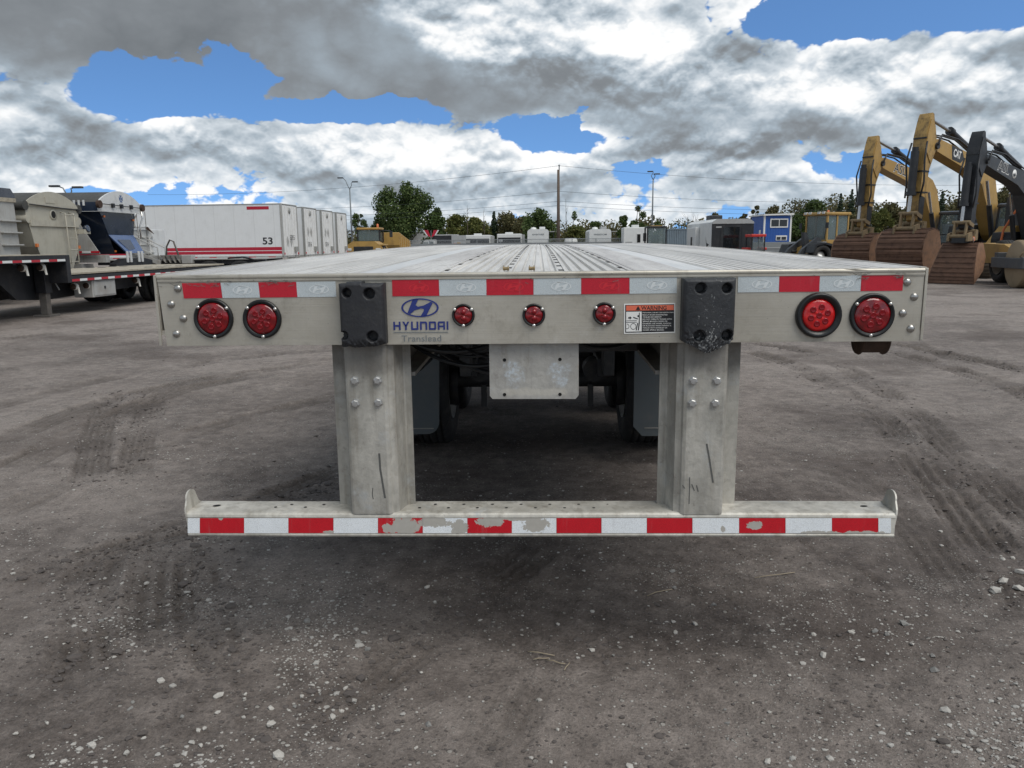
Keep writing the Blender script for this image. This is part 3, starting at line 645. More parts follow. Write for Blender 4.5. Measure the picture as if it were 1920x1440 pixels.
def bump2():
    m,n,b=newmat('scuffed_rubber'); p=tex(n); x,y,z=xyz(p)
    s=noise(vsc(p,1.6,1,1),70,6,.75); low=z.ss(ZT-.12,ZT-SH,0,.075); mid=((x-.575)*(x-.575)).ss(0,.003,.035,0.)
    f=(s+low+mid).ss(.655,.70); c=mix(n,noise(p,12,5).ss(.3,.7),(.018,.020,.024),(.036,.038,.042)); c=mix(n,f,c,(.34,.35,.35))
    put(n,c,b.inputs['Base Color']); b.inputs['Roughness'].default_value=.5; bump(n,b,noise(p,45,6,.7),.003); return m
BUMP2=bump2()
dock_bumper(634,723.5,532,648,[(652,549,9),(694,550,10.5),(646,629,9),(700,630,10.5)],False,1)
dock_bumper(1282,1376,522,646,[(1312,540,10),(1361,540,9.5),(1310,629,11),(1362,628,11)],True,2)
# --- printing
c=at(787.5,577,-.0014); emblem('emblem_decal',c.x,c.z,.0636,.0318,BLUEP,TR,-.0022)
def maker_letters():
    # squared strokes, drawn on a 10 x 10 cell
    g={'H':[[(0,0),(2.4,0),(2.4,10),(0,10)],[(7.6,0),(10,0),(10,10),(7.6,10)],[(2.4,4),(7.6,4),(7.6,6.2),(2.4,6.2)]],
     'Y':[[(3.8,0),(6.2,0),(6.2,4.4),(3.8,4.4)],[(0,10),(2.8,10),(6.2,4.4),(3.8,4.4)],[(7.2,10),(10,10),(6.2,4.4),(3.8,4.4)]],
     'U':[[(0,0),(2.4,0),(2.4,10),(0,10)],[(7.6,0),(10,0),(10,10),(7.6,10)],[(2.4,0),(7.6,0),(7.6,2.2),(2.4,2.2)]],
     'N':[[(0,0),(2.4,0),(2.4,10),(0,10)],[(7.6,0),(10,0),(10,8.6),(8.6,10),(7.6,10)],[(2.4,7.8),(7.6,7.8),(7.6,10),(2.4,10)]],
     'D':[[(0,0),(2.4,0),(2.4,10),(0,10)],[(7.6,1.2),(8.8,0),(10,1.2),(10,8.8),(8.8,10),(7.6,8.8)],[(2.4,7.8),(7.6,7.8),(8.8,10),(2.4,10)],[(2.4,0),(8.8,0),(7.6,2.2),(2.4,2.2)]],
     'A':[[(0,0),(2.4,0),(2.4,7.8),(2.4,10),(1.2,10),(0,8.6)],[(7.6,0),(10,0),(10,10),(7.6,10)],[(2.4,7.8),(7.6,7.8),(7.6,10),(2.4,10)],[(2.4,3.2),(7.6,3.2),(7.6,5.2),(2.4,5.2)]],
     'I':[[(0,0),(2.4,0),(2.4,10),(0,10)]]}
    a=at(738,619.,-.0014); b=at(840.5,602.5,-.0014); ws=[2.4 if ch=='I' else 10 for ch in 'HYUNDAI']; gap=2.3; tot=sum(ws)+gap*6; u=(b.x-a.x)/tot; v=(b.z-a.z)/10; x=0
    for ch,wd in zip('HYUNDAI',ws):
        mb=MB()
        for pl in g[ch]: mb.add([(a.x+(x+p[0])*u,-.0022,a.z+p[1]*v) for p in pl],[tuple(range(len(pl)))])
        mb.obj('letter',BLUEP,TR); x+=wd+gap
maker_letters()
face_poly([(738,622.6),(840,622.2),(840,623.4),(738,623.8)],'decal_line',GREYP)
c=at(790,634.5,-.002); a=at(753,640,-.002); b=at(827,628,-.002)
text('Translead','decal_lettering',GREYP,TR,(c.x,-.0022,c.z),(R(90),0,0),b.x-a.x,b.z-a.z,0.0,1.02)
def warning():
    bk=face_poly([(1170,569.5),(1266,568),(1266,624),(1170,626)],'warning_label',WHITEP)
    face_poly([(1172.3,571.8),(1264,570.3),(1264,621.8),(1172.3,623.8)],'label_board',BLACKP,bk,-.0022,.0004)
    face_poly([(1174,573),(1263.3,571.7),(1263.3,581.2),(1174,582.6)],'label_header',ORANGEP,bk,-.0028,.0004)
    face_poly([(1174,584.6),(1203,584.2),(1203,621.3),(1174,622)],'label_pictogram',WHITEP,bk,-.0028,.0004)
    Y=-.0036
    c=at(1226,577.3,Y); text('WARNING','label_lettering',BLACKP,bk,(c.x,Y,c.z),(R(90),0,0),.085,.0138,.02)
    mb=MB(); P=lambda px,py:(at(px,py,Y).x,Y,at(px,py,Y).z)
    mb.add([P(1192,581.3),(P(1201,581.3)),P(1196.5,573.6)],[(0,1,2)])
    for poly in ([(1178,594.6),(1181,594.6),(1181,592.8),(1184.5,596),(1181,599.2),(1181,597.4),(1178,597.4)],[(1187.5,594),(1196,597),(1196,599),(1187,596)],[(1198.2,586),(1199.6,586),(1199.6,606),(1198,619.5),(1196,619.5),(1197.6,604)],
        [(1195,605),(1196.5,606),(1194,619.5),(1192,619.5)],[(1174.5,601),(1194,600.6),(1194,601.6),(1174.5,602)],[(1174.5,604),(1194,603.6),(1194,604.6),(1174.5,605)]): mb.add([P(*q) for q in poly],[tuple(range(len(poly)))[::-1]])
    for cx,cy,r in ((1187.5,612,5.5),(1175.5,612,4.5)):
        pts=[P(cx+r*math.cos(a),cy+r*1.1*math.sin(a)) for a in [2*math.pi*k/20 for k in range(20)]]; pin=[P(cx+(r-.9)*math.cos(a),cy+(r-.9)*1.1*math.sin(a)) for a in [2*math.pi*k/20 for k in range(20)]]
        for k in range(20):
            if cx+r*math.cos(2*math.pi*k/20)<1174.5: continue
            j=(k+1)%20; mb.add([pts[k],pts[j],pin[j],pin[k]],[(0,1,2,3)])
    hd=[P(1197+2*math.cos(a),592.6+2*math.sin(a)) for a in [2*math.pi*k/10 for k in range(10)]]; mb.add(hd,[tuple(range(10))])
    mb.obj('label_drawing',BLACKP,bk)
    for k,(t,wd) in enumerate([('PERSONAL INJURY OR DEATH CAN',57),('RESULT FROM UNEXPECTED',46),('TRAILER MOVEMENT!',35),('DO NOT OPERATE TRAILER WITH',54),('SPRING BRAKES CAGED OR',46),('DISABLED. USE WHEEL CHOCKS',53),('OR BLOCKING WHEN PARKING A',53),('TRAILER WITH DISABLED OR',46),('CAGED SPRING BRAKES.',40)]):
        c=at(1205.2+wd/2,586.3+k*4.05,Y); text(t,'label_lettering',WHITEP,bk,(c.x,-.0030,c.z),(R(90),0,0),wd*2.6/FPX,.0042,.008)
warning()
# --- license-plate bracket
def plate():
    Y=.03; P=[at(a,b,Y) for a,b in ((917,640),(1085,640),(1085,741),(1079,748),(923.5,748),(918.5,742))]
    o=MB().prism([(p.x,p.z) for p in P],'y',Y,Y+.005).obj('plate_bracket',GALVP,TR,.0012)
    for px,py in ((946,675),(1050,674),(946,740),(1050,739.5)):
        c=at(px,py,Y-.001); MB().lathe((c.x,Y,c.z),(0,-1,0),[(.0002,.0062),(.0012,.006),(.0015,.0035),(.0004,.0033),(.0006,0)],10).obj('bolt_hole',HOLE,o)
plate()
# --- bumper posts: pressed hat sections
ZB=.594
for s in (-1,1):
    xo,xw0,xw1,xi=.722,.657,.503,.442; t=.006
    pr=[(xo,.10),(xw0+.020,.10),(xw0+.010,.096),(xw0+.004,.086),(xw0,.012),(xw0-.004,.003),(xw0-.012,0),(xw1+.018,0),(xw1+.007,.004),(xw1+.001,.014),(xw1-.022,.080),(xw1-.030,.094),(xw1-.040,.10),(xi,.10),
        (xi,.106),(xw1-.044,.106),(xw1-.034,.098),(xw1-.016,.020),(xw1+.012,.007),(xw0-.008,.007),(xw0-.004,.100),(xw0+.01,.106),(xo,.106)]
    pr=[(s*x,y) for x,y in pr]
    o=MB().prism(pr if s<0 else pr[::-1],'z',ZB-.004,ZT-SH+.002).obj('bumper_post',GALV,TR)
    for px,py in (((665,714),(708,713.5),(666.5,756.5),(709.5,755)) if s<0 else ((1300,714),(1344.5,714),(1298,756),(1341,756))):
        c=at(px,py,-.004); b=MB().lathe((c.x,0,c.z),(0,-1,0),[(0,.0165),(.002,.0165),(.0022,.0135),(.0105,.0132),(.012,.0105),(.0122,0)],6,smooth=False)
        q=b.obj('hex_bolt',BOLT,o)
# --- under-ride bumper beam, open C section with raised ends
prb=[(.130,.588),(.130,.594),(.020,.594),(.008,.592),(.002,.586),(0,.579),(0,.577),(.002,.575),(.002,.516),(0,.514),(0,.510),(.003,.505),(.010,.503),(.030,.503),(.030,.508),(.010,.508),(.006,.514),(.006,.580),(.020,.588)]
mb=MB(); n=len(prb); xs=[-1.2557+2.5114*k/50 for k in range(51)]; vs=[(x,y,z+.0015*math.sin(x*2.3)) for x in xs for y,z in prb]
mb.add(vs,[(k*n+i,k*n+(i+1)%n,(k+1)*n+(i+1)%n,(k+1)*n+i) for k in range(50) for i in range(n)]); mb.add(vs[:n],[tuple(range(n))]); mb.add(vs[-n:],[tuple(range(n))[::-1]])
BEAM=mb.obj('bumper_beam',GALV2,TR)
for s in (-1,1):
    out=[]
    for k in range(13):
        a=math.pi*k/12; out.append((.062-.038*math.cos(a)+ .002,.640+.028*math.sin(a)))
    poly=[(.004,.53),(.002,.590),(.006,.606)]+[(y,z-.008) for y,z in out]+[(.112,.605),(.128,.594),(.128,.53)]
    lean=Matrix.Translation((s*1.2562,0,.594))@Matrix.Rotation(s*R(-7 if s<0 else -7)*-1,4,'Y')@Matrix.Translation((0,0,-.594))
    MB().prism(poly if s<0 else poly,'x',0 if s>0 else -.006,.006 if s>0 else 0,M=lean).obj('end_plate',GALV2,BEAM,.0015)
mb_h=MB().lathe((0,0,0),(0,0,1),[(.0004,.006),(.0008,0)],10).mesh('drain_hole'); mb_h.materials.append(HOLE)
slotm=MB().lathe((0,0,0),(0,0,1),[(.0006,.012),(.0010,0)],14).mesh('drain_slot'); slotm.materials.append(HOLE)
for k in range(17): inst(mb_h,'drain_hole',BEAM,(-.42+k*.0525,.055+.038*(k%2),.5943))
for x,y in ((.80,.09),(.86,.09),(.92,.09),(.83,.055),(.89,.055),(.95,.055),(-.78,.09),(-.84,.06),(-.9,.09),(-.95,.06)): inst(mb_h,'drain_hole',BEAM,(x,y,.5943))
for s in (-1,1): inst(slotm,'drain_hole',BEAM,(s*1.175,.075,.5943),(0,0,.3),(1.2,.8,1))
def beam_tape():
    mw=[(-.47,.545,.055,.040),(-.36,.562,.06,.022),(-.27,.54,.03,.03),(-.52,.535,.03,.018),(-.16,.56,.05,.020),(.00,.552,.045,.030),(-.05,.575,.09,.010),(.77,.552,.028,.016),(1.0,.522,.07,.008),(1.15,.520,.09,.010),(.66,.535,.008,.012),(-1.13,.573,.01,.008),(-.745,.522,.02,.006)]
    red=tape('worn_red_tape',(.56,.010,.022),mw,.0001); wht=tape('worn_white_tape',(.82,.86,.89),mw,.0001)
    segs=[(352,375,0),(375,458,1),(458,541,0),(541,625.5,1),(625.5,709,0),(709,793,1),(793,876.5,0),(876.5,960,1),(960,1043.5,0),(1043.5,1128,1),(1128,1213,0),(1213,1298.5,1),(1298.5,1386,0),(1386,1473,1),(1473,1560,0),(1560,1647,1),(1647,1671,0)]
    for a,b,cx in segs:
        o=face_poly([(a,971.5),(b-.5,971.5),(b-.5,999.5),(a,999.5)],'tape_segment',red if cx else wht,TR,.0008,.0006)
beam_tape()
# --- below the deck
for s in (-1,1):
    mb=MB(); 
    for y0,y1 in zip(YS[:-1],YS[1:]):
        y0=max(y0,.12); z0,z1=camber(y0)-.14,camber(y1)-.14
        for (xa,xb,dt,db) in ((.43,.57,0,.014),(.495,.505,.014,.30 if y0>2 else .22),(.43,.57,.30 if y0>2 else .22,.316 if y0>2 else .234)):
            a,b=s*xa,s*xb
            vs=[(a,y0,z0-dt),(b,y0,z0-dt),(b,y0,z0-db),(a,y0,z0-db),(a,y1,z1-dt),(b,y1,z1-dt),(b,y1,z1-db),(a,y1,z1-db)]
            mb.add(vs,[(0,1,2,3),(7,6,5,4),(0,4,5,1),(1,5,6,2),(2,6,7,3),(3,7,4,0)])
    mb.obj('main_beam',UNDER,TR)
for k in range(26):
    y=.35+k*.6; z=camber(y)-.032; MB().prism([(y-.03,z),(y+.03,z),(y+.03,z-.01),(y+.006,z-.01),(y+.006,z-.09),(y+.03,z-.09),(y+.03,z-.1),(y-.03,z-.1),(y-.03,z-.09),(y-.006,z-.09),(y-.006,z-.01),(y-.03,z-.01)],'x',-1.26,1.26).obj('cross_member',UNDER,TR)
def tyre_mesh(r=.505,w=.275):
    pr=[]; h=w/2
    half=[(-h+.05,.30),(-h+.02,.335),(-h,.39),(-h+.004,.45),(-h+.022,.488),(-h+.040,r-.006),(-h+.052,r)]
    gr=[]; 
    for gx in (-.075,-.028,.028,.075): gr+=[(gx-.006,r),(gx-.005,r-.013),(gx+.005,r-.013),(gx+.006,r)]
    pr=half+gr+[(-a,b) for a,b in half[::-1]]
    return MB().lathe((0,0,0),(1,0,0),pr,40)
TYM=tyre_mesh().mesh('tyre'); TYM.materials.append(TYRE)
RMM=MB().lathe((0,0,0),(1,0,0),[(-.13,.31),(-.11,.30),(-.09,.27),(.02,.25),(.04,.12),(.09,.10),(.10,0)],28).mesh('rim'); RMM.materials.append(RIM)
for ya in (3.32,4.62):
    MB().cyl((-1.0,ya,.5),(1.0,ya,.5),.065,n=14).obj('axle',DARKF,TR)
    for s in (-1,1):
        for xo in (.785,1.12):
            t=inst(TYM,'wheel',TR,(s*xo,ya,.505)); inst(RMM,'rim',t,(0,0,0),(0,0,0 if s>0 else math.pi))
        MB().lathe((s*.60,ya,.5),(s,0,0),[(0,.205),(.03,.21),(.08,.20),(.08,.1)],24).obj('brake_drum',DARKF,TR)
        MB().cyl((s*.43,ya-.22,.60),(s*.43,ya-.05,.60),.085,n=16).cyl((s*.43,ya-.05,.60),(s*.43,ya+.02,.60),.07,n=12).obj('brake_chamber',DARKF,TR)
        MB().box(s*.5-.055,s*.5+.055,ya-.30,ya+.18,.56,.70).box(s*.5-.04,s*.5+.04,ya-.62,ya-.45,.62,1.05).obj('trailing_arm',DARKF,TR,.01)
        MB().cyl((s*.5,ya+.16,.70),(s*.5,ya+.16,.98),.12,n=16).obj('air_spring',RUBBER,TR)
        MB().box(s*.40-.02,s*.40+.02,ya-.26,ya-.20,.33,.50).obj('slack_adjuster',DARKF,TR,.004)
MB().box(-.42,.42,2.75,2.83,.78,.94).obj('suspension_cross_tube',DARKF,TR,.01)
# mud flaps
for s in (-1,1):
    Yf=2.60
    if s<0: pl=[(-1.22,1.0),(-1.22,.235)]+[(-.765+.085*math.sin(a),.325-.09*math.cos(a)) for a in [R(q) for q in range(0,91,15)]]+[(-.668,.80),(-.80,.68),(-.86,.645),(-1.0,.98)]
    else: pl=[(1.22,1.0),(1.02,1.0),(.94,.70),(.672,.83),(.664,.80),(.664,.285),(.725,.218),(1.22,.218)]
    o=MB().prism(pl,'y',Yf,Yf+.008).obj('mud_flap',FLAP,TR,.002)
    a=(-.9,-.72) if s<0 else (.74,.9)
    MB().box(a[0],a[1],Yf-.004,Yf-.001,.272,.279).obj('flap_rib',UNDER,o)
    MB().box(s*.95-.02,s*.95+.02,Yf-.06,Yf+.06,.98,1.24).box(s*.60-.03,s*.60+.03,Yf-.10,Yf+.0,1.02,1.24).obj('flap_bracket',DARKF,TR,.004)
# hoses slung under the sill
def sag(a,b,d,n=12): return [Vector(a).lerp(Vector(b),t/n)-Vector((0,0,d*4*(t/n)*(1-t/n))) for t in range(n+1)]
for a,b,d,r in (((-.50,.25,1.19),(-.10,.28,1.19),.055,.010),((-.48,.3,1.17),(-.12,.22,1.10),.045,.008),((-.40,.35,1.15),(-.14,.2,1.06),.02,.009),((-.3,.3,1.16),(-.13,.18,1.12),.01,.006),((-.45,.32,1.20),(-.05,.3,1.2),.09,.007),((.12,.3,1.18),(.45,.5,1.18),.05,.008)):
    MB().tube(sag(a,b,d),r,8).obj('air_hose',HOSE,TR)
MB().box(.24,.42,.5,1.0,1.10,1.20).obj('equipment_box',DARKF,TR,.01); MB().box(-.42,-.24,.9,1.4,1.08,1.20).obj('equipment_box',DARKF,TR,.01)
# sliding strap winch seen under the right end of the sill
c=at(1632,646,.14); mb=MB(); mb.lathe((c.x-.048,.14,c.z+.022),(1,0,0),[(0,.0),(0,.055),(.006,.058),(.012,.05),(.04,.05),(.05,.05),(.084,.05),(.09,.058),(.096,.055),(.096,0)],18); mb.box(c.x-.09,c.x+.09,.10,.2,c.z+.03,c.z+.05)
mb.obj('strap_winch',RUST,TR)
# landing gear far ahead under the deck
for s in (-1,1): MB().box(s*.62-.06,s*.62+.06,12.2,12.32,.0,camber(12.2)-.45).box(s*.62-.12,s*.62+.12,12.14,12.38,0,.03).obj('landing_leg',DARKF,TR)
# scuffs on the posts
SCUFF=plain('dark_scuff',(.10,.10,.095),.7)
for pts,w_ in (([(711,850),(713,880),(718,910),(722,934)],.0035),([(699,915),(698,928),(700,936)],.0015),([(1325,832),(1330,860),(1337,905)],.003),([(1293,895),(1293,915),(1292,945)],.0016),([(1280,910),(1284,916)],.002),([(1297,908),(1302,920)],.002),([(1306,910),(1309,922)],.002)):
    P=[at(a,b,-.0008) for a,b in pts]; mb=MB()
    for p,q in zip(P[:-1],P[1:]): mb.add([(p.x-w_,-.0008,p.z),(q.x-w_,-.0008,q.z),(q.x+w_,-.0008,q.z),(p.x+w_,-.0008,p.z)],[(0,1,2,3)])
    mb.obj('scuff_mark',SCUFF,TR)
# ---------------------------------------------------------------- yard vehicles
WHITEM=PB('white_trailer_panel',(.72,.735,.74),.42,0,.06,1.2,.12,(.40,.39,.36),streak=.12)
WHITED=PB('white_trailer_door',(.76,.76,.745),.45,0,.08,1.5,.3,(.42,.40,.36),streak=.12)
GREYT=PB('grey_post_paint',(.33,.33,.31),.5,.2,.15,2,.3)
SEAM=plain('panel_seam_paint',(.55,.56,.56),.5)
REDST=plain('red_stripe_paint',(.42,.012,.035),.4)
TAPER=plain('far_red_tape',(.45,.015,.03),.4); TAPEW=plain('far_white_tape',(.72,.73,.72),.4)
BLACKS=PB('black_trailer_paint',(.016,.017,.021),.5,.1,.3,2,.35,(.07,.065,.06))
WOOD=PB('weathered_plank',(.38,.34,.27),.8,0,.25,4,.5,(.20,.17,.13),.003,30)
BEIGE=PB('beige_hopper_paint',(.42,.40,.335),.5,0,.12,1.4,.35,(.23,.20,.15),streak=.3)
HGREY=PB('pale_grey_steel',(.40,.40,.385),.5,.1,.15,1.5,.4,(.24,.20,.16),streak=.4)
TARP=PB('dark_tarp',(.055,.055,.052),.75,0,.25,2,.3,(.12,.11,.10),.01,6)
NAVY=PB('navy_gloss_paint',(.012,.022,.045),.22,0,.2,1.2,.2,(.06,.07,.08),coat=.5)
NAVYB=PB('blue_chute_paint',(.040,.085,.21),.25,0,.15,1.2,coat=.5)
ARCHW=PB('white_arch_panel',(.62,.63,.63),.4,0,.08,2,.2)
AMBER=plain('amber_marker',(.60,.17,.04),.35)
STRAP=plain('white_strap',(.70,.68,.62),.8)
LEGM=PB('muddy_leg_steel',(.12,.11,.10),.75,.1,.3,6,.5,(.20,.17,.14))
GLASS=None
def glassmat(name,c,a=.35):
    m,n,b=newmat(name); b.inputs['Base Color'].default_value=c+(1,); b.inputs['Roughness'].default_value=.06; b.inputs['Alpha'].default_value=a; b.inputs['Specular IOR Level'].default_value=.8; return m
GLASS=glassmat('cab_glass',(.16,.215,.225),.5); DGLASS=glassmat('dark_window',(.012,.014,.016),.95)
def tape_run(parent,x,y0,y1,z,h,axis='y',seg=.3,face=1):
    n=max(1,int(abs(y1-y0)/seg)); 
    for k in range(n):
        a=y0+(y1-y0)*k/n; b=y0+(y1-y0)*(k+1)/n
        m=MB().box(x,x+.003*face,min(a,b),max(a,b),z,z+h) if axis=='y' else MB().box(min(a,b),max(a,b),x,x+.003*face,z,z+h)
        m.obj('tape_segment',TAPER if k%2==0 else TAPEW,parent)
def wheel(parent,loc,axis='x',r=.5,w=.28,rim=True):
    t=inst(TYM,'wheel',parent,loc,(0,0,0) if axis=='x' else (0,0,R(90)),(w/.275,r/.505,r/.505))
    if rim: inst(RMM,'rim',t)
    return t
# --- black step-deck trailer on the left, parallel to the flatbed
def step_deck():
    X=-10.9; t=thing('step_deck_trailer','black step-deck trailer with a wooden lower deck, strap winches and a landing leg','trailer',(X,15.1,0))
    zu,zl=1.42,.985
    for k in range(9):     # upper deck boards, lengthwise
        MB().box(-2.6+k*.289,-2.6+k*.289+.283,-10.5,.0,zu-.035,zu+(k%3)*.002).obj('deck_board',WOOD,t,.004)
        MB().box(-2.6+k*.289,-2.6+k*.289+.283,.06,9.,zl-.04,zl+(k%3)*.002).obj('deck_board',WOOD,t,.004)
    MB().box(.0,.03,-10.5,.05,zu-.17,zu-.015).box(-.10,.0,-10.5,.05,zu-.17,zu-.15).obj('side_rail',BLACKS,t)
    MB().box(.0,.03,.05,9.,zl-.21,zl-.06).box(-.10,.0,.05,9.,zl-.21,zl-.19).obj('side_rail',BLACKS,t)
    MB().box(-2.6,.035,-.10,.055,zl-.22,zu-.02).obj('step_riser',BLACKS,t,.01)
    MB().box(-2.6,-2.57,-10.5,9.,zl-.2,zl-.05).obj('side_rail',BLACKS,t)
    for x in (-.75,-1.85):
        MB().prism([(-10.5,zu-.17),(-.1,zu-.17),(-.05,zl-.2),(9,zl-.2),(9,zl-.42),(.1,zl-.62),(-.9,zl-.55),(-1.6,zu-.45),(-10.5,zu-.42)],'x',x-.06,x+.06).obj('main_beam',BLACKS,t)
    for y in (-.9,-1.8,-3,-4.2,.8,2,3.2,4.4,5.6,6.8,8): MB().box(-2.55,-.02,y-.04,y+.04,(zu if y<0 else zl)-.2,(zu if y<0 else zl)-.05).obj('cross_member',BLACKS,t)
    tape_run(t,.0305,-10.4,-.12,zu-.155,.05,seg=.30); tape_run(t,.0305,.06,8.9,zl-.195,.055,seg=.30)
    mb=MB().box(-.65,-.40,-.28,-.04,.02+.52,zu-.2); mb.obj('landing_leg_housing',BLACKS,t,.01)
    MB().box(-.61,-.44,-.24,-.08,.05,.62).obj('landing_leg',LEGM,t,.01); MB().box(-.72,-.33,-.36,.04,.0,.05).obj('foot_pad',LEGM,t,.01)
    MB().box(-2.2,-2.0,-.24,-.08,.05,1.0).obj('landing_leg',LEGM,t,.01); MB().box(-2.3,-1.9,-.36,.04,.0,.05).obj('foot_pad',LEGM,t,.01)
    MB().cyl((-.5,.02,1.05),(-.3,.06,.6),.016,n=6).obj('crank_handle',GREYT,t)
    # winches with strap tails
    for y,z in ((-1.35,zu-.27),(-.72,zu-.27),(.45,zl-.33),(.98,zl-.33),(3.3,zl-.31),(5.3,zl-.31)):
        w=MB().lathe((-.16,y-.09,z),(0,1,0),[(0,0),(0,.07),(.02,.075),(.03,.06),(.15,.06),(.16,.075),(.18,.07),(.18,0)],14).obj('strap_winch',RUST,t)
        MB().lathe((-.16,y-.05,z),(0,1,0),[(0,.064),(0,.082),(.09,.082),(.09,.064)],14).obj('strap_roll',STRAP,w)
        MB().prism([(-.09,z+.02),(-.07,z-.02),(-.06,z-.12),(-.05,z-.17),(-.075,z-.17),(-.085,z-.10)],'y',y-.02,y+.03).obj('strap_tail',STRAP,w)
    b=MB().box(-.5,-.03,.95,2.0,.36,zl-.21).obj('toolbox',HGREY,t,.015)
    MB().box(-.03,-.015,1.0,1.95,.40,zl-.25).obj('toolbox_door',HGREY,b,.006); MB().box(-.015,.0,1.45,1.5,.55,.62).obj('latch',BLACKS,b)
    for y in (4.9,6.1):
        for x in (-.25,-.60,-2.0,-2.35): wheel(t,(x,y,.5))
        MB().cyl((-2.4,y,.5),(-.2,y,.5),.06,n=10).obj('axle',BLACKS,t)
step_deck()
# --- bottom-dump hopper trailers, ends towards the yard lane (+x)
def arch(y0,y1,z0,h,n=16): return [(y0+(y1-y0)*k/n, z0+h*math.sin(math.pi*k/n)**.8) for k in range(n+1)]
def hopper(kind,x,y,label):
    t=thing('hopper_trailer',label,'trailer',(x,y,0),group='hopper trailers parked in a row'); W=2.6
    if kind=='beige':
        top,sh=2.86,.40; body,endm=BEIGE,BEIGE
        end=[(0.0,top)]+arch(0,W,top,sh)[1:-1]+[(W,top),(W-.03,2.35),(W-.25,1.45),(W-.55,1.0),(W-.60,.9),(.75,.9),(.62,1.05),(.33,1.62),(.26,1.62),(.10,2.25),(0,2.42)]
        MB().prism(end,'x',-.03,0).obj('end_sheet',endm,t)
        mb=MB(); 
        for (y0,z0),(y1,z1) in zip([(.03,top),(.03,2.35),(.30,1.62)],[(.03,2.35),(.30,1.62),(.75,1.0)]): mb.add([(-.03,y0,z0),(-9,y0,z0),(-9,y1,z1),(-.03,y1,z1)],[(0,1,2,3)])
        for (y0,z0),(y1,z1) in zip([(W-.03,top),(W-.03,2.35)],[(W-.03,2.35),(W-.55,1.0)]): mb.add([(-.03,y0,z0),(-9,y0,z0),(-9,y1,z1),(-.03,y1,z1)],[(3,2,1,0)])
        mb.obj('side_sheet',body,t)
        tp=MB(); a=arch(.02,W-.02,top,sh-.02)
        for p,q in zip(a[:-1],a[1:]): tp.add([(-.035,p[0],p[1]),(-9,p[0],p[1]),(-9,q[0],q[1]),(-.035,q[0],q[1])],[(0,1,2,3)],True)
        tp.obj('tarp_cover',TARP,t)
        for yy,m in ((-.02,TARP),(W+.02,TARP)): MB().cyl((.03,yy,top-.06),(-9,yy,top-.06),.14,n=14).obj('tarp_roll',m,t)
        for yy in (.06,W-.04): MB().cyl((.02,yy,2.42),(-9,yy,2.42),.12,n=14).obj('top_tube',body,t)
        MB().box(0,.05,.1,W-.1,top-.06,top+.02).obj('stiffener',BEIGE,t); MB().box(0,.05,.12,W-.10,2.22,2.40).obj('stiffener',BEIGE,t)
        MB().box(0,.02,.95,1.4,top+.06,top+.24).obj('name_panel',BEIGE,t)
        MB().lathe((.03,1.25,2.58),(1,0,0),[(0,.11),(.005,.0)],18).obj('inspection_hole',HOLE,t); MB().lathe((.0,1.25,2.58),(1,0,0),[(0,.16),(.028,.16),(.028,.11)],18).obj('hole_rim',BEIGE,t)
        MB().tube([(.06,.1,top-.02),(.07,1.3,top-.06),(.06,W,top-.1)],.016,6).obj('tarp_cable',BLACKS,t)
        L=MB(); 
        for yy in (1.62,2.06): L.tube([(.02,yy,2.66),(.16,yy,2.64),(.18,yy+.02,1.1),(.04,yy+.02,1.05)],.02,6)
        L.obj('ladder_rail',BEIGE,t)
        for k in range(5): MB().cyl((.17,1.60,1.15+k*.36),(.17,2.09,1.15+k*.36),.016,n=6).obj('ladder_rung',BEIGE,t)
        for yy,zz in ((.3,1.66),(W-.2,1.60)): MB().box(0,.05,yy-.05,yy+.05,zz-.05,zz+.05).obj('side_marker',AMBER,t)
        MB().box(.0,.25,W-.2,W+.15,2.02,2.16).obj('lamp_bracket',BEIGE,t); MB().lathe((.2,W+.02,2.18),(1,0,.2),[(-.1,.05),(0,.12),(.06,.12),(.07,.10),(.05,0)],14).obj('work_lamp',NAVY,t)
        MB().box(-9,.0,.85,W-.7,.75,.95).obj('chassis_beam',HGREY,t)
    elif kind=='navy':
        top,sh=3.08,.42; W=2.75
        MB().prism([(0,top)]+arch(0,W,top,sh)[1:-1]+[(W,top),(W,top-.30),(0,top-.30)],'x',-.04,.02).obj('arch_panel',ARCHW,t)
        MB().prism([(.25,top-.3),(W-.25,top-.3),(W-.42,2.02),(.66,2.02)],'x',-.16,-.12).obj('end_sheet',NAVY,t)
        MB().add([(-.14,.66,2.03),(-.14,W-.42,2.03),(.25,W-.5,1.38),(.25,1.1,1.38),(-.2,.66,2.03),(-.2,W-.42,2.03),(.19,W-.5,1.38),(.19,1.1,1.38)],[(0,3,2,1),(4,5,6,7),(0,1,5,4),(2,3,7,6),(1,2,6,5),(3,0,4,7)]).obj('blue_chute',NAVYB,t)
        MB().add([(-.01,1.0,1.85),(-.01,1.85,1.85),(.17,1.8,1.53),(.20,1.3,1.48),],[(0,3,2,1)]).obj('chute_hatch',NAVY,t)
        mb=MB(); mb.add([(-.12,.22,top-.3),(-9,.22,top-.3),(-9,1.0,1.35),(-.12,1.0,1.35)],[(0,1,2,3)]); mb.add([(-.12,W-.22,top-.3),(-9,W-.22,top-.3),(-9,W-.75,1.35),(-.12,W-.75,1.35)],[(3,2,1,0)])
        mb.obj('side_sheet',NAVY,t)
        MB().prism([(-.9,2.55),(-2.6,2.55),(-2.6,1.38),(-.2,1.38)],'y',.14,.18).obj('slope_panel',HGREY,t)
        tape_run(t,.135,-.2,-2.6,1.40,.07,axis='x',seg=.3,face=-1)
        tp=MB(); a=arch(.02,W-.02,top,sh-.02)
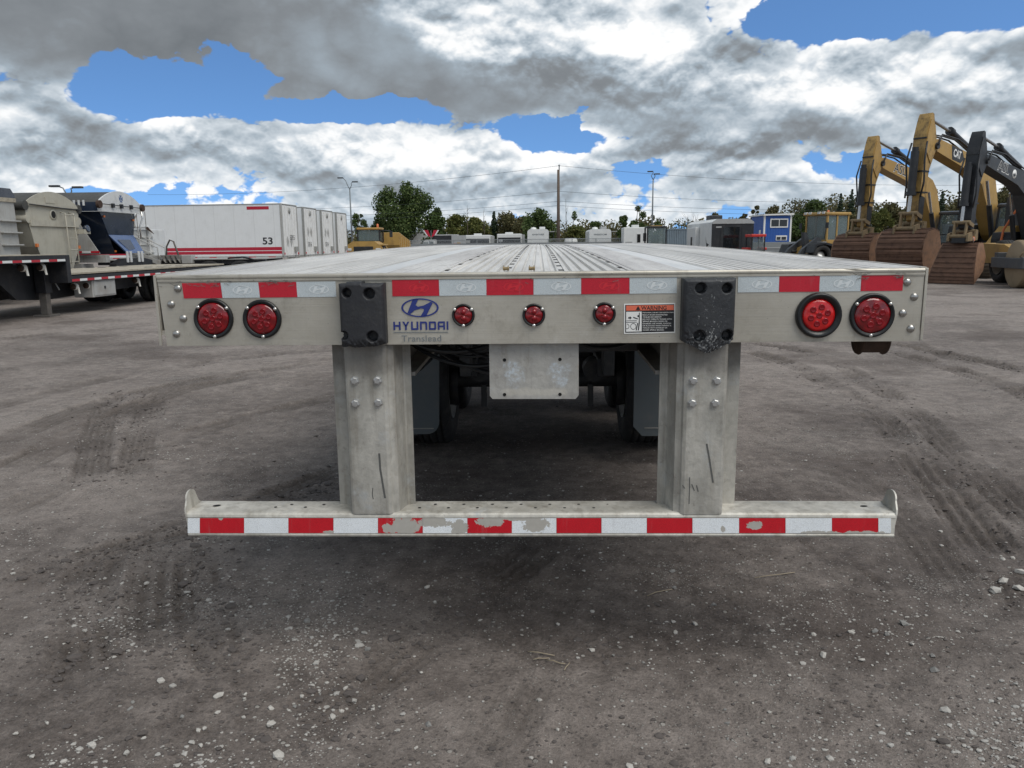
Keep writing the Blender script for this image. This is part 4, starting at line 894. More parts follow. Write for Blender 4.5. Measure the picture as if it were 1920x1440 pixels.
        for p,q in zip(a[:-1],a[1:]): tp.add([(-.04,p[0],p[1]),(-9,p[0],p[1]),(-9,q[0],q[1]),(-.04,q[0],q[1])],[(0,1,2,3)],True)
        tp.obj('tarp_cover',TARP,t)
        for k in range(7): MB().box(-.5-k*.16,-.44-k*.16,-.05,-.02,top-.12,top+.06).obj('tarp_tab',ARCHW,t)
        MB().box(-9,-.05,0,.03,top-.3,top).obj('top_rail',NAVY,t)
        for yy in (-.03,W+.03): MB().cyl((-.0,yy,top-.08),(.10,yy,top-.08),.13,n=14).obj('tarp_roll_end',RUST,t)
        MB().tube([(.08,0,top-.06),(.08,W,top-.10)],.014,6).obj('tarp_cable',BLACKS,t)
        for yy in (.8,1.35,2.0): MB().box(.02,.10,yy-.06,yy+.06,top-.16,top-.02).obj('cable_guide',BLACKS,t)
        # small crossed emblem
        for a in range(4): MB().prism([(1.42,top+.17),(1.34,top+.29),(1.50,top+.29)],'x',.021,.024,M=Matrix.Translation((0,1.42,top+.17))@Matrix.Rotation(a*math.pi/2,4,'X')@Matrix.Translation((0,-1.42,-top-.17))).obj('emblem_arm',NAVYB,t)
        for yy,zz in ((.45,2.62),(W-.4,2.55),(.95,1.45)): MB().box(-.11,-.07,yy-.035,yy+.035,zz-.03,zz+.03).obj('side_marker',AMBER,t)
        for yy in (1.02,1.25,1.8,2.03): MB().box(.25,.30,yy-.05,yy+.05,1.06,1.44).obj('hinge_plate',ARCHW,t,.01)
        MB().prism([(.3,1.02),(.9,1.20),(2.2,1.20),(2.8,1.12),(2.8,.9),(.3,.9)],'x',.0,.25).obj('coupling_frame',BLACKS,t)
        MB().box(-9,-.1,.3,.55,1.08,1.34).obj('chassis_beam',HGREY,t); MB().box(-4,-.9,.2,.9,.80,1.03).obj('air_tank_box',HGREY,t)
        MB().tube([(.05,W-.05,top-.2),(.06,W-.03,top-.45),(.0,W-.15,top-.75),(0,W-.15,1.9)],.03,8).obj('crank_tube',STEEL,t)
    else:
        top=2.90
        MB().prism([(0.0,top),(W,top),(W+.05,1.0),(0,1.0)],'x',-.03,0).obj('end_sheet',HGREY,t)
        MB().box(-9,-.03,0,.03,1.0,top).box(-9,-.03,W-.03,W,1.0,top).obj('side_sheet',HGREY,t)
        MB().prism([(.0,top+.08),(.1,top+.32),(W-.1,top+.32),(W+.05,top+.14),(W+.05,top+.06)],'x',-9,.02).obj('tarp_cover',NAVY,t,.03)
        MB().box(-.0,.04,0,W+.05,top-.05,top+.06).obj('top_rail',WOOD,t)
        for z in (2.34,2.02,1.68,1.36): MB().box(0,.10,1.9,W+.1,z-.03,z+.01).obj('step_rung',HGREY,t,.008)
    for yy in (.1,.45,W-.45,W-.1):
        for xx in (-6.2,-7.5): wheel(t,(xx,yy,.5),'y')
    for yy in (.5,W-.5): MB().box(-2.,-1.85,yy-.07,yy+.07,0,1.0).obj('landing_leg',LEGM,t); 
    return t
hopper('grey',-14.75,16.55,'pale grey steel hopper trailer with a navy cover, cut by the left edge')
hopper('beige',-14.8,19.7,'beige hopper trailer with an arched end sheet and a ladder')
hopper('navy',-14.6,23.15,'dark navy hopper trailer with a white arched end panel and blue chute')
# --- low chassis trailer with stairs and a white equipment body, behind the navy hopper
def chassis_trailer():
    t=thing('equipment_trailer','white equipment trailer with inclined stairs and three axles, beside the navy hopper','trailer',(-14.4,28.4,0))
    MB().box(-3.5,3.4,.1,.3,.88,1.06).box(-3.5,3.4,2.0,2.2,.88,1.06).obj('chassis_beam',BLACKS,t); MB().box(-3.5,3.3,.0,2.3,1.06,1.10).obj('deck_plate',HGREY,t)
    for x in (-.15,1.12,2.38):
        wheel(t,(x,.15,.52),'y',.52); wheel(t,(x,2.15,.52),'y',.52); MB().cyl((x,.15,.52),(x,2.15,.52),.06,n=8).obj('axle',BLACKS,t)
    MB().prism([(1.9,1.14),(2.5,1.18),(3.3,.98),(3.3,.95),(2.5,1.12),(1.9,1.08)],'y',.0,.3).obj('mudguard',BLACKS,t)
    b=MB().box(-2.4,-1.35,.5,1.6,1.1,2.30).obj('white_body',ARCHW,t,.03)
    for z in (1.4,1.7,2.0): MB().box(-2.42,-1.30,.46,.50,z-.03,z+.03).obj('body_rib',WHITED,b)
    for x in (-2.3,-1.9,-1.45): MB().box(x-.03,x+.03,.45,.49,1.1,2.3).obj('body_post',WHITED,b)
    MB().box(-2.45,-1.45,.40,.55,2.34,2.44).obj('roof_edge',ARCHW,b,.03)
    MB().prism([(-2.46,2.40),(-2.30,2.20),(-2.22,2.36)],'y',.36,.40).obj('red_corner_panel',RUST,b); MB().prism([(-1.45,2.40),(-1.20,2.10),(-1.55,2.34)],'y',.36,.40).obj('red_corner_panel',RUST,b)
    MB().tube([(-2.0,.40,2.4),(-2.0,.40,2.7),(-1.94,.40,2.8),(-1.9,.40,3.0)],.05,8).obj('exhaust_stack',STEEL,b)
    # stairs
    def st(x0,z0,x1,z1,y): return MB().add([(x0,y,z0),(x1,y,z1),(x1,y,z1-.18),(x0,y,z0-.18),(x0,y+.05,z0),(x1,y+.05,z1),(x1,y+.05,z1-.18),(x0,y+.05,z0-.18)],[(0,1,2,3),(7,6,5,4),(0,4,5,1),(2,6,7,3),(1,5,6,2),(0,3,7,4)])
    for y in (-.25,.35): st(-2.7,1.95,-.75,1.02,y).obj('stair_stringer',HGREY,t); MB().tube([(-2.7,y,2.5),(-.8,y,1.55),(-.8,y,1.1)],.022,6).obj('stair_handrail',HGREY,t)
    for k in range(6):
        x=-2.5+k*.32; z=1.80-k*.152; MB().box(x-.12,x+.12,-.2,.35,z-.02,z+.02).obj('stair_tread',HGREY,t); 
    for k in range(3): MB().cyl((-2.3+k*.55,-.24,1.7-k*.26),(-2.3+k*.55,-.24,2.3-k*.27),.016,n=6).obj('handrail_post',HGREY,t)
    for x0,x1 in ((-1.35,-.85),(.08,.5)): MB().box(x0,x1,-.15,.2,.92,1.26).obj('ballast_block',HGREY,t,.02)
    mb=MB()
    for k in range(4): mb.prism([(-.8+k*.2,1.26),(-.62+k*.2,1.26),(-.6+k*.2,.95)],'y',-.12,.1)
    mb.obj('ramp_spring_plate',GALV,t)
    MB().tube([(-.65,.1,1.1),(-.6,.1,1.6),(-.45,.1,1.86),(-.3,.1,1.80),(-.1,.1,1.1)],.035,8).obj('bent_pipe',LEGM,t)
    for x in (-1.8,-1.45): MB().cyl((x-.05,.36,1.1),(x-.05,.36,3.0),.012,n=6).obj('mast_wire',LEGM,t)
chassis_trailer()
# --- four white dry-van trailers, rears in line
def van(k,y,label,rz=0.):
    t=thing('van_trailer',label,'trailer',(-15.2,y,0),rz,group='white van trailers parked side by side'); L,W,z0,z1=16.1,2.6,1.02,4.08
    MB().box(-L,-.06,.0,W,z0,z1-.05).obj('box_body',WHITEM,t); MB().box(-L,-.0,-.02,W+.02,z1-.05,z1).obj('top_rail',GREYT,t); MB().box(-L,-.02,-.02,W+.02,z0-.12,z0+.0).obj('bottom_rail',HGREY,t)
    for yy in (-.02,W-.10): MB().box(-.10,.02,yy,yy+.12,z0-.1,z1-.05).obj('rear_post',GREYT if k else HGREY,t)
    for a,b in ((.12,W/2-.01),(W/2+.01,W-.12)):
        d=MB().box(-.05,.0,a,b,z0,z1-.1).obj('rear_door',WHITED,t,.005)
    for yy in (.5,1.0,1.65,2.1): MB().cyl((.03,yy,z0),(.03,yy,z1-.15),.016,n=6).obj('lock_rod',WHITED,t)
    if k==0:
        for kk in range(13): MB().box(-.5-kk*1.22,-.485-kk*1.22,-.004,-.001,z0,z1-.06).obj('panel_seam',SEAM,t)
        MB().box(-L,-.1,-.005,-.002,z0+.33,z0+.52).obj('red_stripe',REDST,t); MB().box(-L,-.1,-.005,-.002,z0+.12,z0+.29).obj('red_stripe',REDST,t)
        for kk in range(10): MB().box(-.5-kk*1.22-.45,-.5-kk*1.22,-.024,-.021,z0-.09,z0-.04).obj('tape_segment',TAPER,t)
        text('53','unit_number',BLACKP,t,(-.95,-.007,z0+.88),(R(90),0,0),.62,.42,.02)
        MB().box(-2.1,-.75,-.008,-.002,z1-.34,z1-.16).obj('maker_badge',REDST,t)
        for x in (-2.2,-3.5):
            for yy in (.15,.5,W-.5,W-.15): wheel(t,(x,yy,.5),'y')
    for j,yy in enumerate((.75,1.35)):
        if k<3: MB().prism([(yy,1.62),(yy+.2,1.95),(yy,2.28),(yy-.2,1.95)],'x',.008,.012,M=Matrix.Translation((0,0,-.1 if k==0 else .55))).obj('hazard_placard',HGREY,t)
    if k<3: text(('5355','5356','5354')[k],'unit_number',BLACKP,t,(.035,1.5 if k==0 else .9,2.1 if k==0 else 1.7),(R(90),0,R(90)),.75,.30)
    MB().lathe((.02,1.25,3.7),(1,0,0),[(0,.18),(.02,.18),(.025,.0)],14).obj('round_emblem',GREYT,t)
    MB().box(.03,.14,1.75,2.15,1.25,1.55).obj('lock_box',GREYT,t)
    MB().box(-.02,.02,0,W,.55,.66).box(-.02,.02,.55,.65,.66,1.0).box(-.02,.02,W-.65,W-.55,.66,1.0).obj('underride_guard',GREYT,t)
    if k: 
        for x in (-2.2,-3.5): wheel(t,(x,.15,.5),'y')
    for yy in (.05,W-.2): MB().box(.0,.03,yy,yy+.15,1.08,1.2).obj('tail_lamp',TAPER,t)
for k,(y,l) in enumerate(((43.6,'nearest white van trailer with red stripes and the number 53 on its side'),(47.9,'second white van trailer in the row, numbered 5356'),(52.1,'third white van trailer in the row, numbered 5354'),(56.2,'farthest white van trailer in the row, beside the yellow dump truck'))): van(k,y,l,R(-2.5))
# ---------------------------------------------------------------- excavators and machines on the right
CATY=PB('machine_yellow',(.43,.265,.075),.45,0,.15,1.2,.45,(.20,.13,.06),streak=.3)
CATA=PB('greasy_arm_yellow',(.42,.265,.085),.5,0,.2,1.5,.75,(.055,.040,.025),streak=.55,bmp=.004,bscale=12)
CATB=PB('machine_black',(.020,.022,.026),.45,.1,.25,2,.4,(.07,.068,.065))
SLATE=PB('machine_charcoal',(.045,.05,.058),.45,.1,.2,2,.35,(.10,.095,.09))
BRUST=PB('rusty_bucket',(.13,.070,.045),.75,.15,.4,2.5,.75,(.060,.030,.020),.008,14)
BSIDE=PB('worn_bucket_side',(.25,.14,.085),.7,.1,.35,3,.6,(.12,.08,.06),.005,20)
CHROME=plain('hydraulic_rod',(.45,.45,.45),.2,.8)
LINK=PB('dusty_link_steel',(.22,.16,.09),.7,.1,.3,5,.5,(.06,.05,.04))
TRACKM=PB('muddy_track',(.13,.105,.08),.85,.1,.35,3,.5,(.05,.045,.04),.01,10)
ORANGE=PB('safety_orange',(.60,.16,.05),.45,0,.1,2)
TAN=PB('dusty_drum_steel',(.30,.225,.14),.6,.2,.2,2,.4,(.16,.12,.08))
DBAR=PB('grey_frame_paint',(.055,.06,.066),.45,.2,.2,2,.3)
INTERIOR=plain('cab_interior',(.03,.03,.032),.8); SEAT=plain('seat_fabric',(.22,.17,.09),.8)
def excavator(label,bx,by,heading,col_boom,col_arm,sc_,lettering,second,bucket='dig',cab=True,arm_h=1.):
    h=R(heading); ang=math.atan2(-math.cos(h),-math.sin(h)); fx,fy=math.cos(ang),math.sin(ang)
    cx,cy=bx-7.45*sc_*fx,by-7.45*sc_*fy
    t=thing('excavator',label,'excavator',(cx,cy,0),ang,group='excavators parked in a row',scale=sc_)
    # undercarriage
    for s in (-1,1):
        st=[(1.9+.45*math.cos(a),.47+.45*math.sin(a)) for a in [R(q) for q in range(-90,91,15)]]+[(-1.9-.45*math.cos(a),.47-.45*math.sin(a)) for a in [R(q) for q in range(-90,91,15)]]
        mb=MB().prism(st,'y',s*1.3-.33,s*1.3+.33)
        for k in range(24):
            x=-2.1+k*.183
            for z in (.925,.0): mb.box(x,x+.05,s*1.3-.34,s*1.3+.34,z,z+.035)
        for q in range(-80,81,20):
            a=R(q); x,z=1.9+.46*math.cos(a),.47+.46*math.sin(a); mb.box(x-.03,x+.04,s*1.3-.34,s*1.3+.34,z-.025,z+.025); mb.box(-x-.04,-x+.03,s*1.3-.34,s*1.3+.34,z-.025,z+.025)
        o=mb.obj('track',TRACKM,t); struct(o,'stuff')
        MB().box(-1.7,1.7,s*1.3-.2,s*1.3+.2,.35,.80).obj('track_frame',CATB,t,.03)
    MB().box(-1.2,1.2,-.95,.95,.5,1.0).cyl((0,0,.95),(0,0,1.16),.75,n=24).obj('undercarriage',CATB,t)
    MB().prism([(1.55,1.14),(1.55,1.30),(1.3,1.34),(-1.9,1.34),(-2.9,1.2),(-2.9,1.14)],'y',-1.45,1.45).obj('platform',CATB,t,.02)
    hb=MB().prism([(-2.95,1.3),(-2.95,2.3),(-2.7,2.5),(-.6,2.5),(-.5,2.3),(1.3,2.2),(1.45,1.9),(1.45,1.3)],'y',-1.45,-.45).obj('engine_housing',CATB,t,.05)
    MB().prism([(-3.1,1.25),(-3.2,1.6),(-3.2,2.3),(-3.0,2.5),(-2.2,2.5),(-2.2,1.25)],'y',-1.45,1.45).obj('counterweight',CATB,t,.12)
    MB().box(-2.2,-.45,.30,1.45,1.34,2.35).obj('side_housing',CATB,t,.05)
    # cab on the left
    if cab:
        c=MB().box(-.42,1.35,.45,1.45,1.30,1.52); 
        for (x,y) in ((-.40,.48),(-.40,1.42),(.5,1.42)): c.box(x-.05,x+.05,y-.05,y+.05,1.5,2.95)
        for y in (.50,1.40): c.add([(1.30,y-.05,1.5),(1.40,y-.05,1.5),(1.18,y-.05,2.95),(1.08,y-.05,2.95),(1.30,y+.05,1.5),(1.40,y+.05,1.5),(1.18,y+.05,2.95),(1.08,y+.05,2.95)],[(0,1,2,3),(7,6,5,4),(1,5,6,2),(0,3,7,4),(3,2,6,7)])
        cb=c.obj('cab',CATB,t,.015)
        MB().prism([(-.48,2.93),(1.22,2.93),(1.16,3.05),(.9,3.1),(-.4,3.08)],'y',.42,1.48).obj('cab_roof',CATB,cb,.03)
        MB().add([(1.37,.55,1.55),(1.37,1.35,1.55),(1.17,1.35,2.9),(1.17,.55,2.9)],[(0,1,2,3)]).obj('front_window',GLASS,cb)
        MB().add([(-.35,1.455,1.9),(.45,1.455,1.9),(.45,1.455,2.88),(-.35,1.455,2.88)],[(0,1,2,3)]).obj('side_window',GLASS,cb)
        MB().add([(.56,1.455,1.6),(1.3,1.455,1.6),(1.1,1.455,2.88),(.56,1.455,2.88)],[(0,1,2,3)]).obj('door_window',GLASS,cb)
        MB().box(1.355,1.375,.53,1.37,1.92,1.96).obj('window_bar',CATB,cb)
        MB().box(-.1,.45,.68,1.2,1.5,1.85).box(-.15,.02,.70,1.18,1.8,2.55).obj('seat',SEAT,cb,.04)
        MB().tube([(1.25,1.52,1.4),(1.45,1.55,1.9),(1.30,1.55,2.5)],.018,6).obj('grab_rail',LINK,cb)
    # boom
    top=[(.25,1.75),(.45,2.25),(1.25,4.15),(1.75,4.60),(2.5,4.85),(6.25,5.46),(6.50,5.38)]; bot=[(6.60,5.12),(6.35,4.98),(3.3,4.28),(2.45,3.86),(1.95,3.2),(.95,1.75),(.6,1.5)]
    bm_=MB().prism(top+bot,'y',-.27,.27).obj('boom',col_boom,t,.03)
    MB().cyl((.55,-.5,1.75),(.55,.5,1.75),.13,n=12).cyl((6.45,-.36,5.18),(6.45,.36,5.18),.13,n=12).obj('boom_pin',CATB,t)
    for s in (-1,1):
        MB().cyl((1.35,s*.42,1.5),(1.95,s*.42,3.0),.11,n=12).obj('boom_cylinder',CATB,t); MB().cyl((1.95,s*.42,3.0),(2.35,s*.42,4.0),.06,n=10).obj('boom_rod',CHROME,t)
    MB().cyl((2.7,0,5.10),(4.9,0,5.85),.13,n=14).cyl((4.8,0,5.82),(5.0,0,5.88),.17,n=14).obj('arm_cylinder',CATB,t); MB().cyl((4.95,0,5.86),(6.84,0,6.28),.065,n=10).obj('arm_rod',CHROME,t)
    for s in (-.2,.05,.2): MB().tube([(2.3,s,4.95),(3.6,s,5.25),(4.6,s,5.55),(5.5,s,5.62),(6.15,s*1.6,5.62),(6.55,s*1.9,5.2)],.035,6).obj('hydraulic_hose',CATB,t)
    # arm
    arm=[(6.74,6.36),(6.90,6.40),(7.0,6.22),(7.18,5.60),(7.22,5.05),(7.36,2.75),(7.34,2.35),(7.14,2.25),(7.02,2.4),(6.80,4.25),(6.42,5.00),(6.40,5.32),(6.58,5.75)]
    MB().prism(arm,'y',-.24,.24).obj('arm',col_arm,t,.03)
    for z in (3.4,4.2,5.45): MB().box(6.80 if z<5 else 6.5,7.36-(z-2.75)*.06+.03,-.255,.255,z-.03,z+.03).obj('hose_clamp_band',CATB,t)
    for s in (-1,1): MB().prism([(7.04,2.3),(7.36,2.35),(7.36,3.3),(6.98,3.2)],'y',s*.25-.012,s*.25+.012).obj('arm_wear_plate',CATB,t)
    for s in (-1,1): MB().prism([(6.65,5.95),(6.97,6.15),(7.16,5.55),(7.2,5.0),(6.78,4.5),(6.44,5.05),(6.44,5.3)],'y',s*.255-.02,s*.255+.02).obj('arm_cheek',col_arm,t,.01)
    MB().cyl((7.48,0,4.95),(7.55,0,3.35),.15,n=14).cyl((7.48,0,5.1),(7.48,0,4.9),.12,n=12).cyl((7.54,0,3.42),(7.55,0,3.28),.19,n=14).obj('bucket_cylinder',CATB,t); MB().cyl((7.55,0,3.3),(7.62,0,2.55),.07,n=10).obj('bucket_rod',CHROME,t)
    for s in (-1,1):
        MB().prism([(7.55,2.62),(7.72,2.60),(7.82,2.0),(7.68,1.98)],'y',s*.24-.03,s*.24+.03).prism([(7.56,2.66),(7.68,2.54),(7.2,2.38),(7.15,2.52)],'y',s*.29-.03,s*.29+.03).obj('bucket_link',LINK,t)
        MB().tube([(7.22,s*.30,5.3),(7.42,s*.36,4.6),(7.30,s*.34,3.8),(7.42,s*.30,3.2)],.035,6).obj('hydraulic_hose',CATB,t)
    MB().cyl((7.62,-.36,2.6),(7.62,.36,2.6),.08,n=10).cyl((7.15,-.36,2.22),(7.15,.36,2.22),.09,n=10).cyl((7.75,-.36,2.02),(7.75,.36,2.02),.08,n=10).obj('bucket_pins',LINK,t)
    # bucket: curled, back shell towards the front
    if bucket=='dig':
        W=.92; out=[(6.95,1.90),(7.30,2.0),(7.75,1.92),(8.02,1.62),(8.13,1.2),(8.06,.75),(7.85,.36),(7.5,.10),(7.0,.02),(6.45,.05)]; mouth=[(6.40,.10),(6.6,1.0)]
    else:
        W=.98; out=[(7.1,1.72),(7.5,1.72),(7.66,1.5),(7.86,1.05),(8.02,.62),(8.12,.28),(8.16,.02)]; mouth=[(7.3,.55),(6.95,1.15)]
    sh=MB(); n=len(out)
    taper=(lambda z:1.) if bucket=='dig' else (lambda z:.74+.26*min(1,max(0,(1.7-z)/1.6)))
    for (x0,z0),(x1,z1) in zip(out[:-1],out[1:]):
        a,b=W*taper(z0),W*taper(z1); sh.add([(x0,-a,z0),(x1,-b,z1),(x1,b,z1),(x0,a,z0)],[(0,1,2,3)],bucket=='dig')
    bo=sh.obj('bucket',BRUST,t); sm=bo.modifiers.new('thick','SOLIDIFY'); sm.thickness=.035; sm.offset=0
    for k in range(n-1):   # wear ribs across the shell
        (x0,z0),(x1,z1)=out[k],out[k+1]
        for f in ((.25,.75) if math.hypot(x1-x0,z1-z0)>.25 else (.5,)):
            x,z=x0+(x1-x0)*f,z0+(z1-z0)*f; nx,nz=(z0-z1),(x1-x0); l=math.hypot(nx,nz); nx,nz=nx/l,nz/l
            if nx*(x-7.2)+nz*(z-1)<0: nx,nz=-nx,-nz
            a=W*taper(z)*.97; dx,dz=(x1-x0)/math.hypot(x1-x0,z1-z0)*.05,(z1-z0)/math.hypot(x1-x0,z1-z0)*.05
            MB().prism([(x-dx+nx*.012,z-dz+nz*.012),(x+dx+nx*.012,z+dz+nz*.012),(x+dx+nx*.045,z+dz+nz*.045),(x-dx+nx*.045,z-dz+nz*.045)],'y',-a,a).obj('wear_rib',BRUST,bo)
    for s in (-1,1):
        pts=out+mouth
        vs=[(x,s*W*taper(z),z) for x,z in pts]; MB().add(vs,[tuple(range(len(pts)))]).obj('bucket_side',BSIDE,bo).modifiers.new('thick','SOLIDIFY').thickness=.05
        MB().prism([(7.0,1.85),(7.9,1.80),(7.86,2.12),(7.55,2.2),(7.45,1.98),(7.3,1.98),(7.2,2.3),(7.02,2.28)],'y',s*.40-.04,s*.40+.04).obj('bucket_ear',LINK,bo,.02)
    if bucket=='dig':
        for k in range(5):
            y=-.8+k*.4; MB().prism([(6.5,-.02+.03),(6.5,.12),(6.15,.09),(6.08,.05)],'y',y-.07,y+.07).obj('bucket_tooth',LINK,bo)
    else:
        MB().box(7.2,7.8,-.3,.3,1.72,1.98).obj('quick_coupler',CATB,bo,.04); MB().cyl((7.35,-.45,1.9),(7.35,.45,1.9),.10,n=10).obj('coupler_pin',ORANGE,bo)
        MB().tube([(7.5,.5,1.75),(7.75,.62,1.95)],.02,6).obj('hose_end',ARCHW,bo)
    # lettering on the boom's left side, running from tip to heel
    sl=math.atan2(.57,3.45); wm=WHITEP
    def deco(m,x,z,dy=.272): m.location=(x,dy,z); m.rotation_euler=(R(90),-sl*-1 if False else sl,math.pi)
    if lettering:
        o=text(lettering,'boom_lettering',WHITEP,bm_,(0,0,0),(0,0,0),1.15,.46,.03); o.location=(4.85,.273,4.98); o.rotation_euler=(R(90),sl*-1*-1,math.pi)
        o2=text(lettering,'boom_lettering',CATB,bm_,(0,0,0),(0,0,0),1.09,.40,.005); o2.location=(4.85,.276,4.98); o2.rotation_euler=(R(90),sl,math.pi)
    if second:
        o=MB().prism([(-.55,.25),(.35,.25),(.6,-.05),(.35,-.27),(-.35,-.27)],'z',0,.003).obj('boom_badge',CATB,bm_); o.location=(4.75,.272,4.95); o.rotation_euler=(R(90),sl,math.pi)
        o=text(second,'boom_lettering',WHITEP,bm_,(0,0,0),(0,0,0),.62,.32,.03); o.location=(4.75,.277,4.97); o.rotation_euler=(R(90),sl,math.pi)
    dsk=MB().lathe((0,0,0),(0,1,0),[(0,.20),(.004,.20),(.004,0)],18).obj('boom_disc',WHITEP,bm_,loc=(3.75,.271,4.74)); MB().prism([(3.62,4.70),(3.72,4.80),(3.82,4.72),(3.9,4.78),(3.86,4.64),(3.7,4.64)],'y',.276,.279).obj('disc_mark',CATB,bm_)
    return t
b1=at(1606,520,31.0); b2=at(1698,520,28.0); b3=at(1797,520,25.4)
excavator('yellow excavator with white boom lettering and rusty bucket, beside the wheel loader',b1.x,31.0,53,CATY,CATA,.91,'ASL',None)
excavator('yellow excavator with a black badge on its boom, tallest of the three',b2.x,28.0,53,CATY,CATA,.975,None,'CAT')
excavator('charcoal excavator with a wide ditching bucket, rightmost of the three',b3.x,25.4,53,SLATE,CATB,.815,'ASL',None,'wide')
# --- wheel loader
def loader():
    p=at(1548,480,40.5); t=thing('wheel_loader','yellow wheel loader with a glazed cab, left of the excavators','loader',(p.x,40.5,0),R(-152))
    # local +x forward
    MB().prism([(-2.2,.75),(-2.2,1.75),(-1.9,1.85),(-.2,1.85),(-.2,.75)],'y',-.65,.65).obj('engine_hood',CATY,t,.08)
    MB().prism([(-.2,.75),(-.2,1.55),(.9,1.45),(1.7,1.2),(1.9,.7)],'y',-.5,.5).obj('front_frame',CATY,t,.05)
    c=MB().box(-.75,.85,-.72,.72,1.35,1.60)
    for x,y in ((-.72,-.7),(-.72,.7),(.80,-.7),(.80,.7),(.1,-.7),(.1,.7)): c.box(x-.05,x+.05,y-.05,y+.05,1.5,2.9)
    cb=c.obj('cab',CATY,t,.01); MB().box(-.85,1.0,-.82,.82,2.88,3.04).obj('cab_roof',CATY,cb,.05)
    MB().box(.81,.815,-.66,.66,1.6,2.85).obj('front_window',GLASS,cb); 
    for s in (-1,1): MB().box(.16,.76,s*.715-.002,s*.715+.002,1.6,2.85).obj('side_window',GLASS,cb); MB().box(-.68,.04,s*.715-.002,s*.715+.002,1.6,2.85).obj('side_window',GLASS,cb)
    MB().box(-.4,.1,-.25,.25,1.5,2.3).obj('seat',SEAT,cb,.05); MB().lathe((0,0,3.04),(0,0,1),[(0,.07),(.12,.06),(.14,0)],10).obj('beacon',ORANGE,cb)
    for s in (-.6,-.3,.3,.6): MB().box(.95,1.05,s-.08,s+.08,2.95,3.07).obj('work_lamp',ARCHW,cb)
    for x in (-1.35,1.45):
        for s in (-1,1):
            w=inst(TYM,'wheel',t,(x,s*.92,.68),(0,0,R(90)),(1.7,1.35,1.35)); inst(RMM,'rim',w)
            MB().prism([(x-.8,.95),(x-.6,1.38),(x,1.48),(x+.6,1.38),(x+.8,.95),(x+.7,.95),(x+.52,1.28),(x,1.38),(x-.52,1.28),(x-.7,.95)],'y',s*.92-.28,s*.92+.28).obj('fender',CATB,t)
    for s in (-1,1):
        MB().prism([(.95,1.55),(1.25,1.75),(2.3,1.15),(2.9,.45),(2.7,.3),(2.1,.9)],'y',s*.48-.07,s*.48+.07).obj('lift_arm',SLATE,t,.02)
        MB().cyl((.9,s*.3,1.0),(2.1,s*.42,1.0),.07,n=8).obj('lift_cylinder',CATB,t)
        MB().tube([(1.0,s*.75,1.7),(1.05,s*.9,2.3)],.02,6).obj('mirror_stay',CATB,t); MB().box(1.0,1.05,s*.9-.09,s*.9+.09,2.2,2.5).obj('mirror',CATB,t)
    MB().prism([(1.3,1.3),(1.6,2.0),(1.8,2.0),(1.7,1.2)],'y',-.1,.1).obj('tilt_lever',SLATE,t)
    b=MB().prism([(2.7,.9),(2.75,.25),(3.0,.05),(3.9,.0),(3.9,.04),(3.05,.12),(2.85,.3),(2.8,.9)],'y',-1.3,1.3).obj('bucket',SLATE,t)
    for s in (-1,1): MB().prism([(2.72,.88),(2.76,.27),(3.0,.08),(3.85,.03),(3.3,.75)],'y',s*1.3-.02,s*1.3+.02).obj('bucket_side',SLATE,b)
    MB().box(1.0,1.3,-.9,-.5,1.3,1.5).box(1.0,1.3,.5,.9,1.3,1.5).obj('headlamps',ARCHW,t)
loader()
# --- roller at the right edge
def roller():
    g=gnd(1893,543); t=thing('soil_roller','yellow soil roller with a dusty smooth drum, cut by the right edge','roller',(g.x+1.62,22.45,0),R(-8))
    MB().lathe((-1.05,0,.75),(1,0,0),[(0,.0),(0,.70),(.03,.75),(2.07,.75),(2.1,.70),(2.1,0)],40).obj('drum',TAN,t)
    MB().box(-1.28,1.28,-1.02,-.82,.62,.98).obj('front_beam',DBAR,t,.03)
    for s in (-1,1): MB().box(s*1.2-.07,s*1.2+.07,-.9,1.2,.62,.95).obj('side_beam',DBAR,t,.02)
    MB().tube([(-1.3,-.9,.98),(-1.25,-.95,1.12),(-.95,-.95,1.22)],.025,6).obj('lifting_eye',LINK,t)
    MB().box(-1.1,1.1,1.15,1.4,.6,1.1).obj('rear_beam',DBAR,t,.02)
    MB().prism([(1.4,.7),(1.4,1.15),(2.2,1.35),(4.4,1.4),(4.6,1.0),(4.4,.7)],'x',-.5,.8).obj('body',CATY,t,.06)
    for s in (-1,1): wheel(t,(.55+s*.5,3.4,.75),'x',.75,.5)
roller()
# --- orange and yellow step platform between roller and charcoal excavator
def platform():
    p=at(1890,470,29.0); t=thing('machine_access_platform','yellow step platform with an orange handrail, behind the roller','platform',(p.x,29.0,0))
    MB().prism([(-.25,.5),(-.25,1.35),(.25,2.05),(.7,2.05),(.7,.5)],'y',0,1.2).obj('yellow_housing',CATY,t,.03); MB().box(-.28,.4,-.05,0,1.02,1.38).obj('step_box',CATY,t,.02); MB().box(-.4,.4,-.06,.0,.82,1.0).obj('base_plate',CATB,t)
    MB().tube([(-.42,-.05,.85),(-.28,-.05,1.9),(.05,-.05,2.5),(.4,-.05,3.1)],.045,8).obj('handrail',ORANGE,t); MB().box(.45,.75,-.1,1.2,.5,3.2).obj('dark_mast',CATB,t)
    MB().tube([(.35,-.08,2.1),(.42,-.08,2.6)],.06,6).obj('red_tip',ORANGE,t)
platform()
p=at(1650,500,33.6); t=thing('warning_marker','small red and white warning flag on a dark stake between two buckets','marker',(p.x,33.6,0))
MB().cyl((0,0,0),(0,0,1.15),.03,n=6).obj('stake',CATB,t); MB().prism([(-.05,.85),(.05,.8),(.22,.9),(.18,1.12),(.02,1.2)],'y',-.01,.02).obj('flag',ORANGE,t)
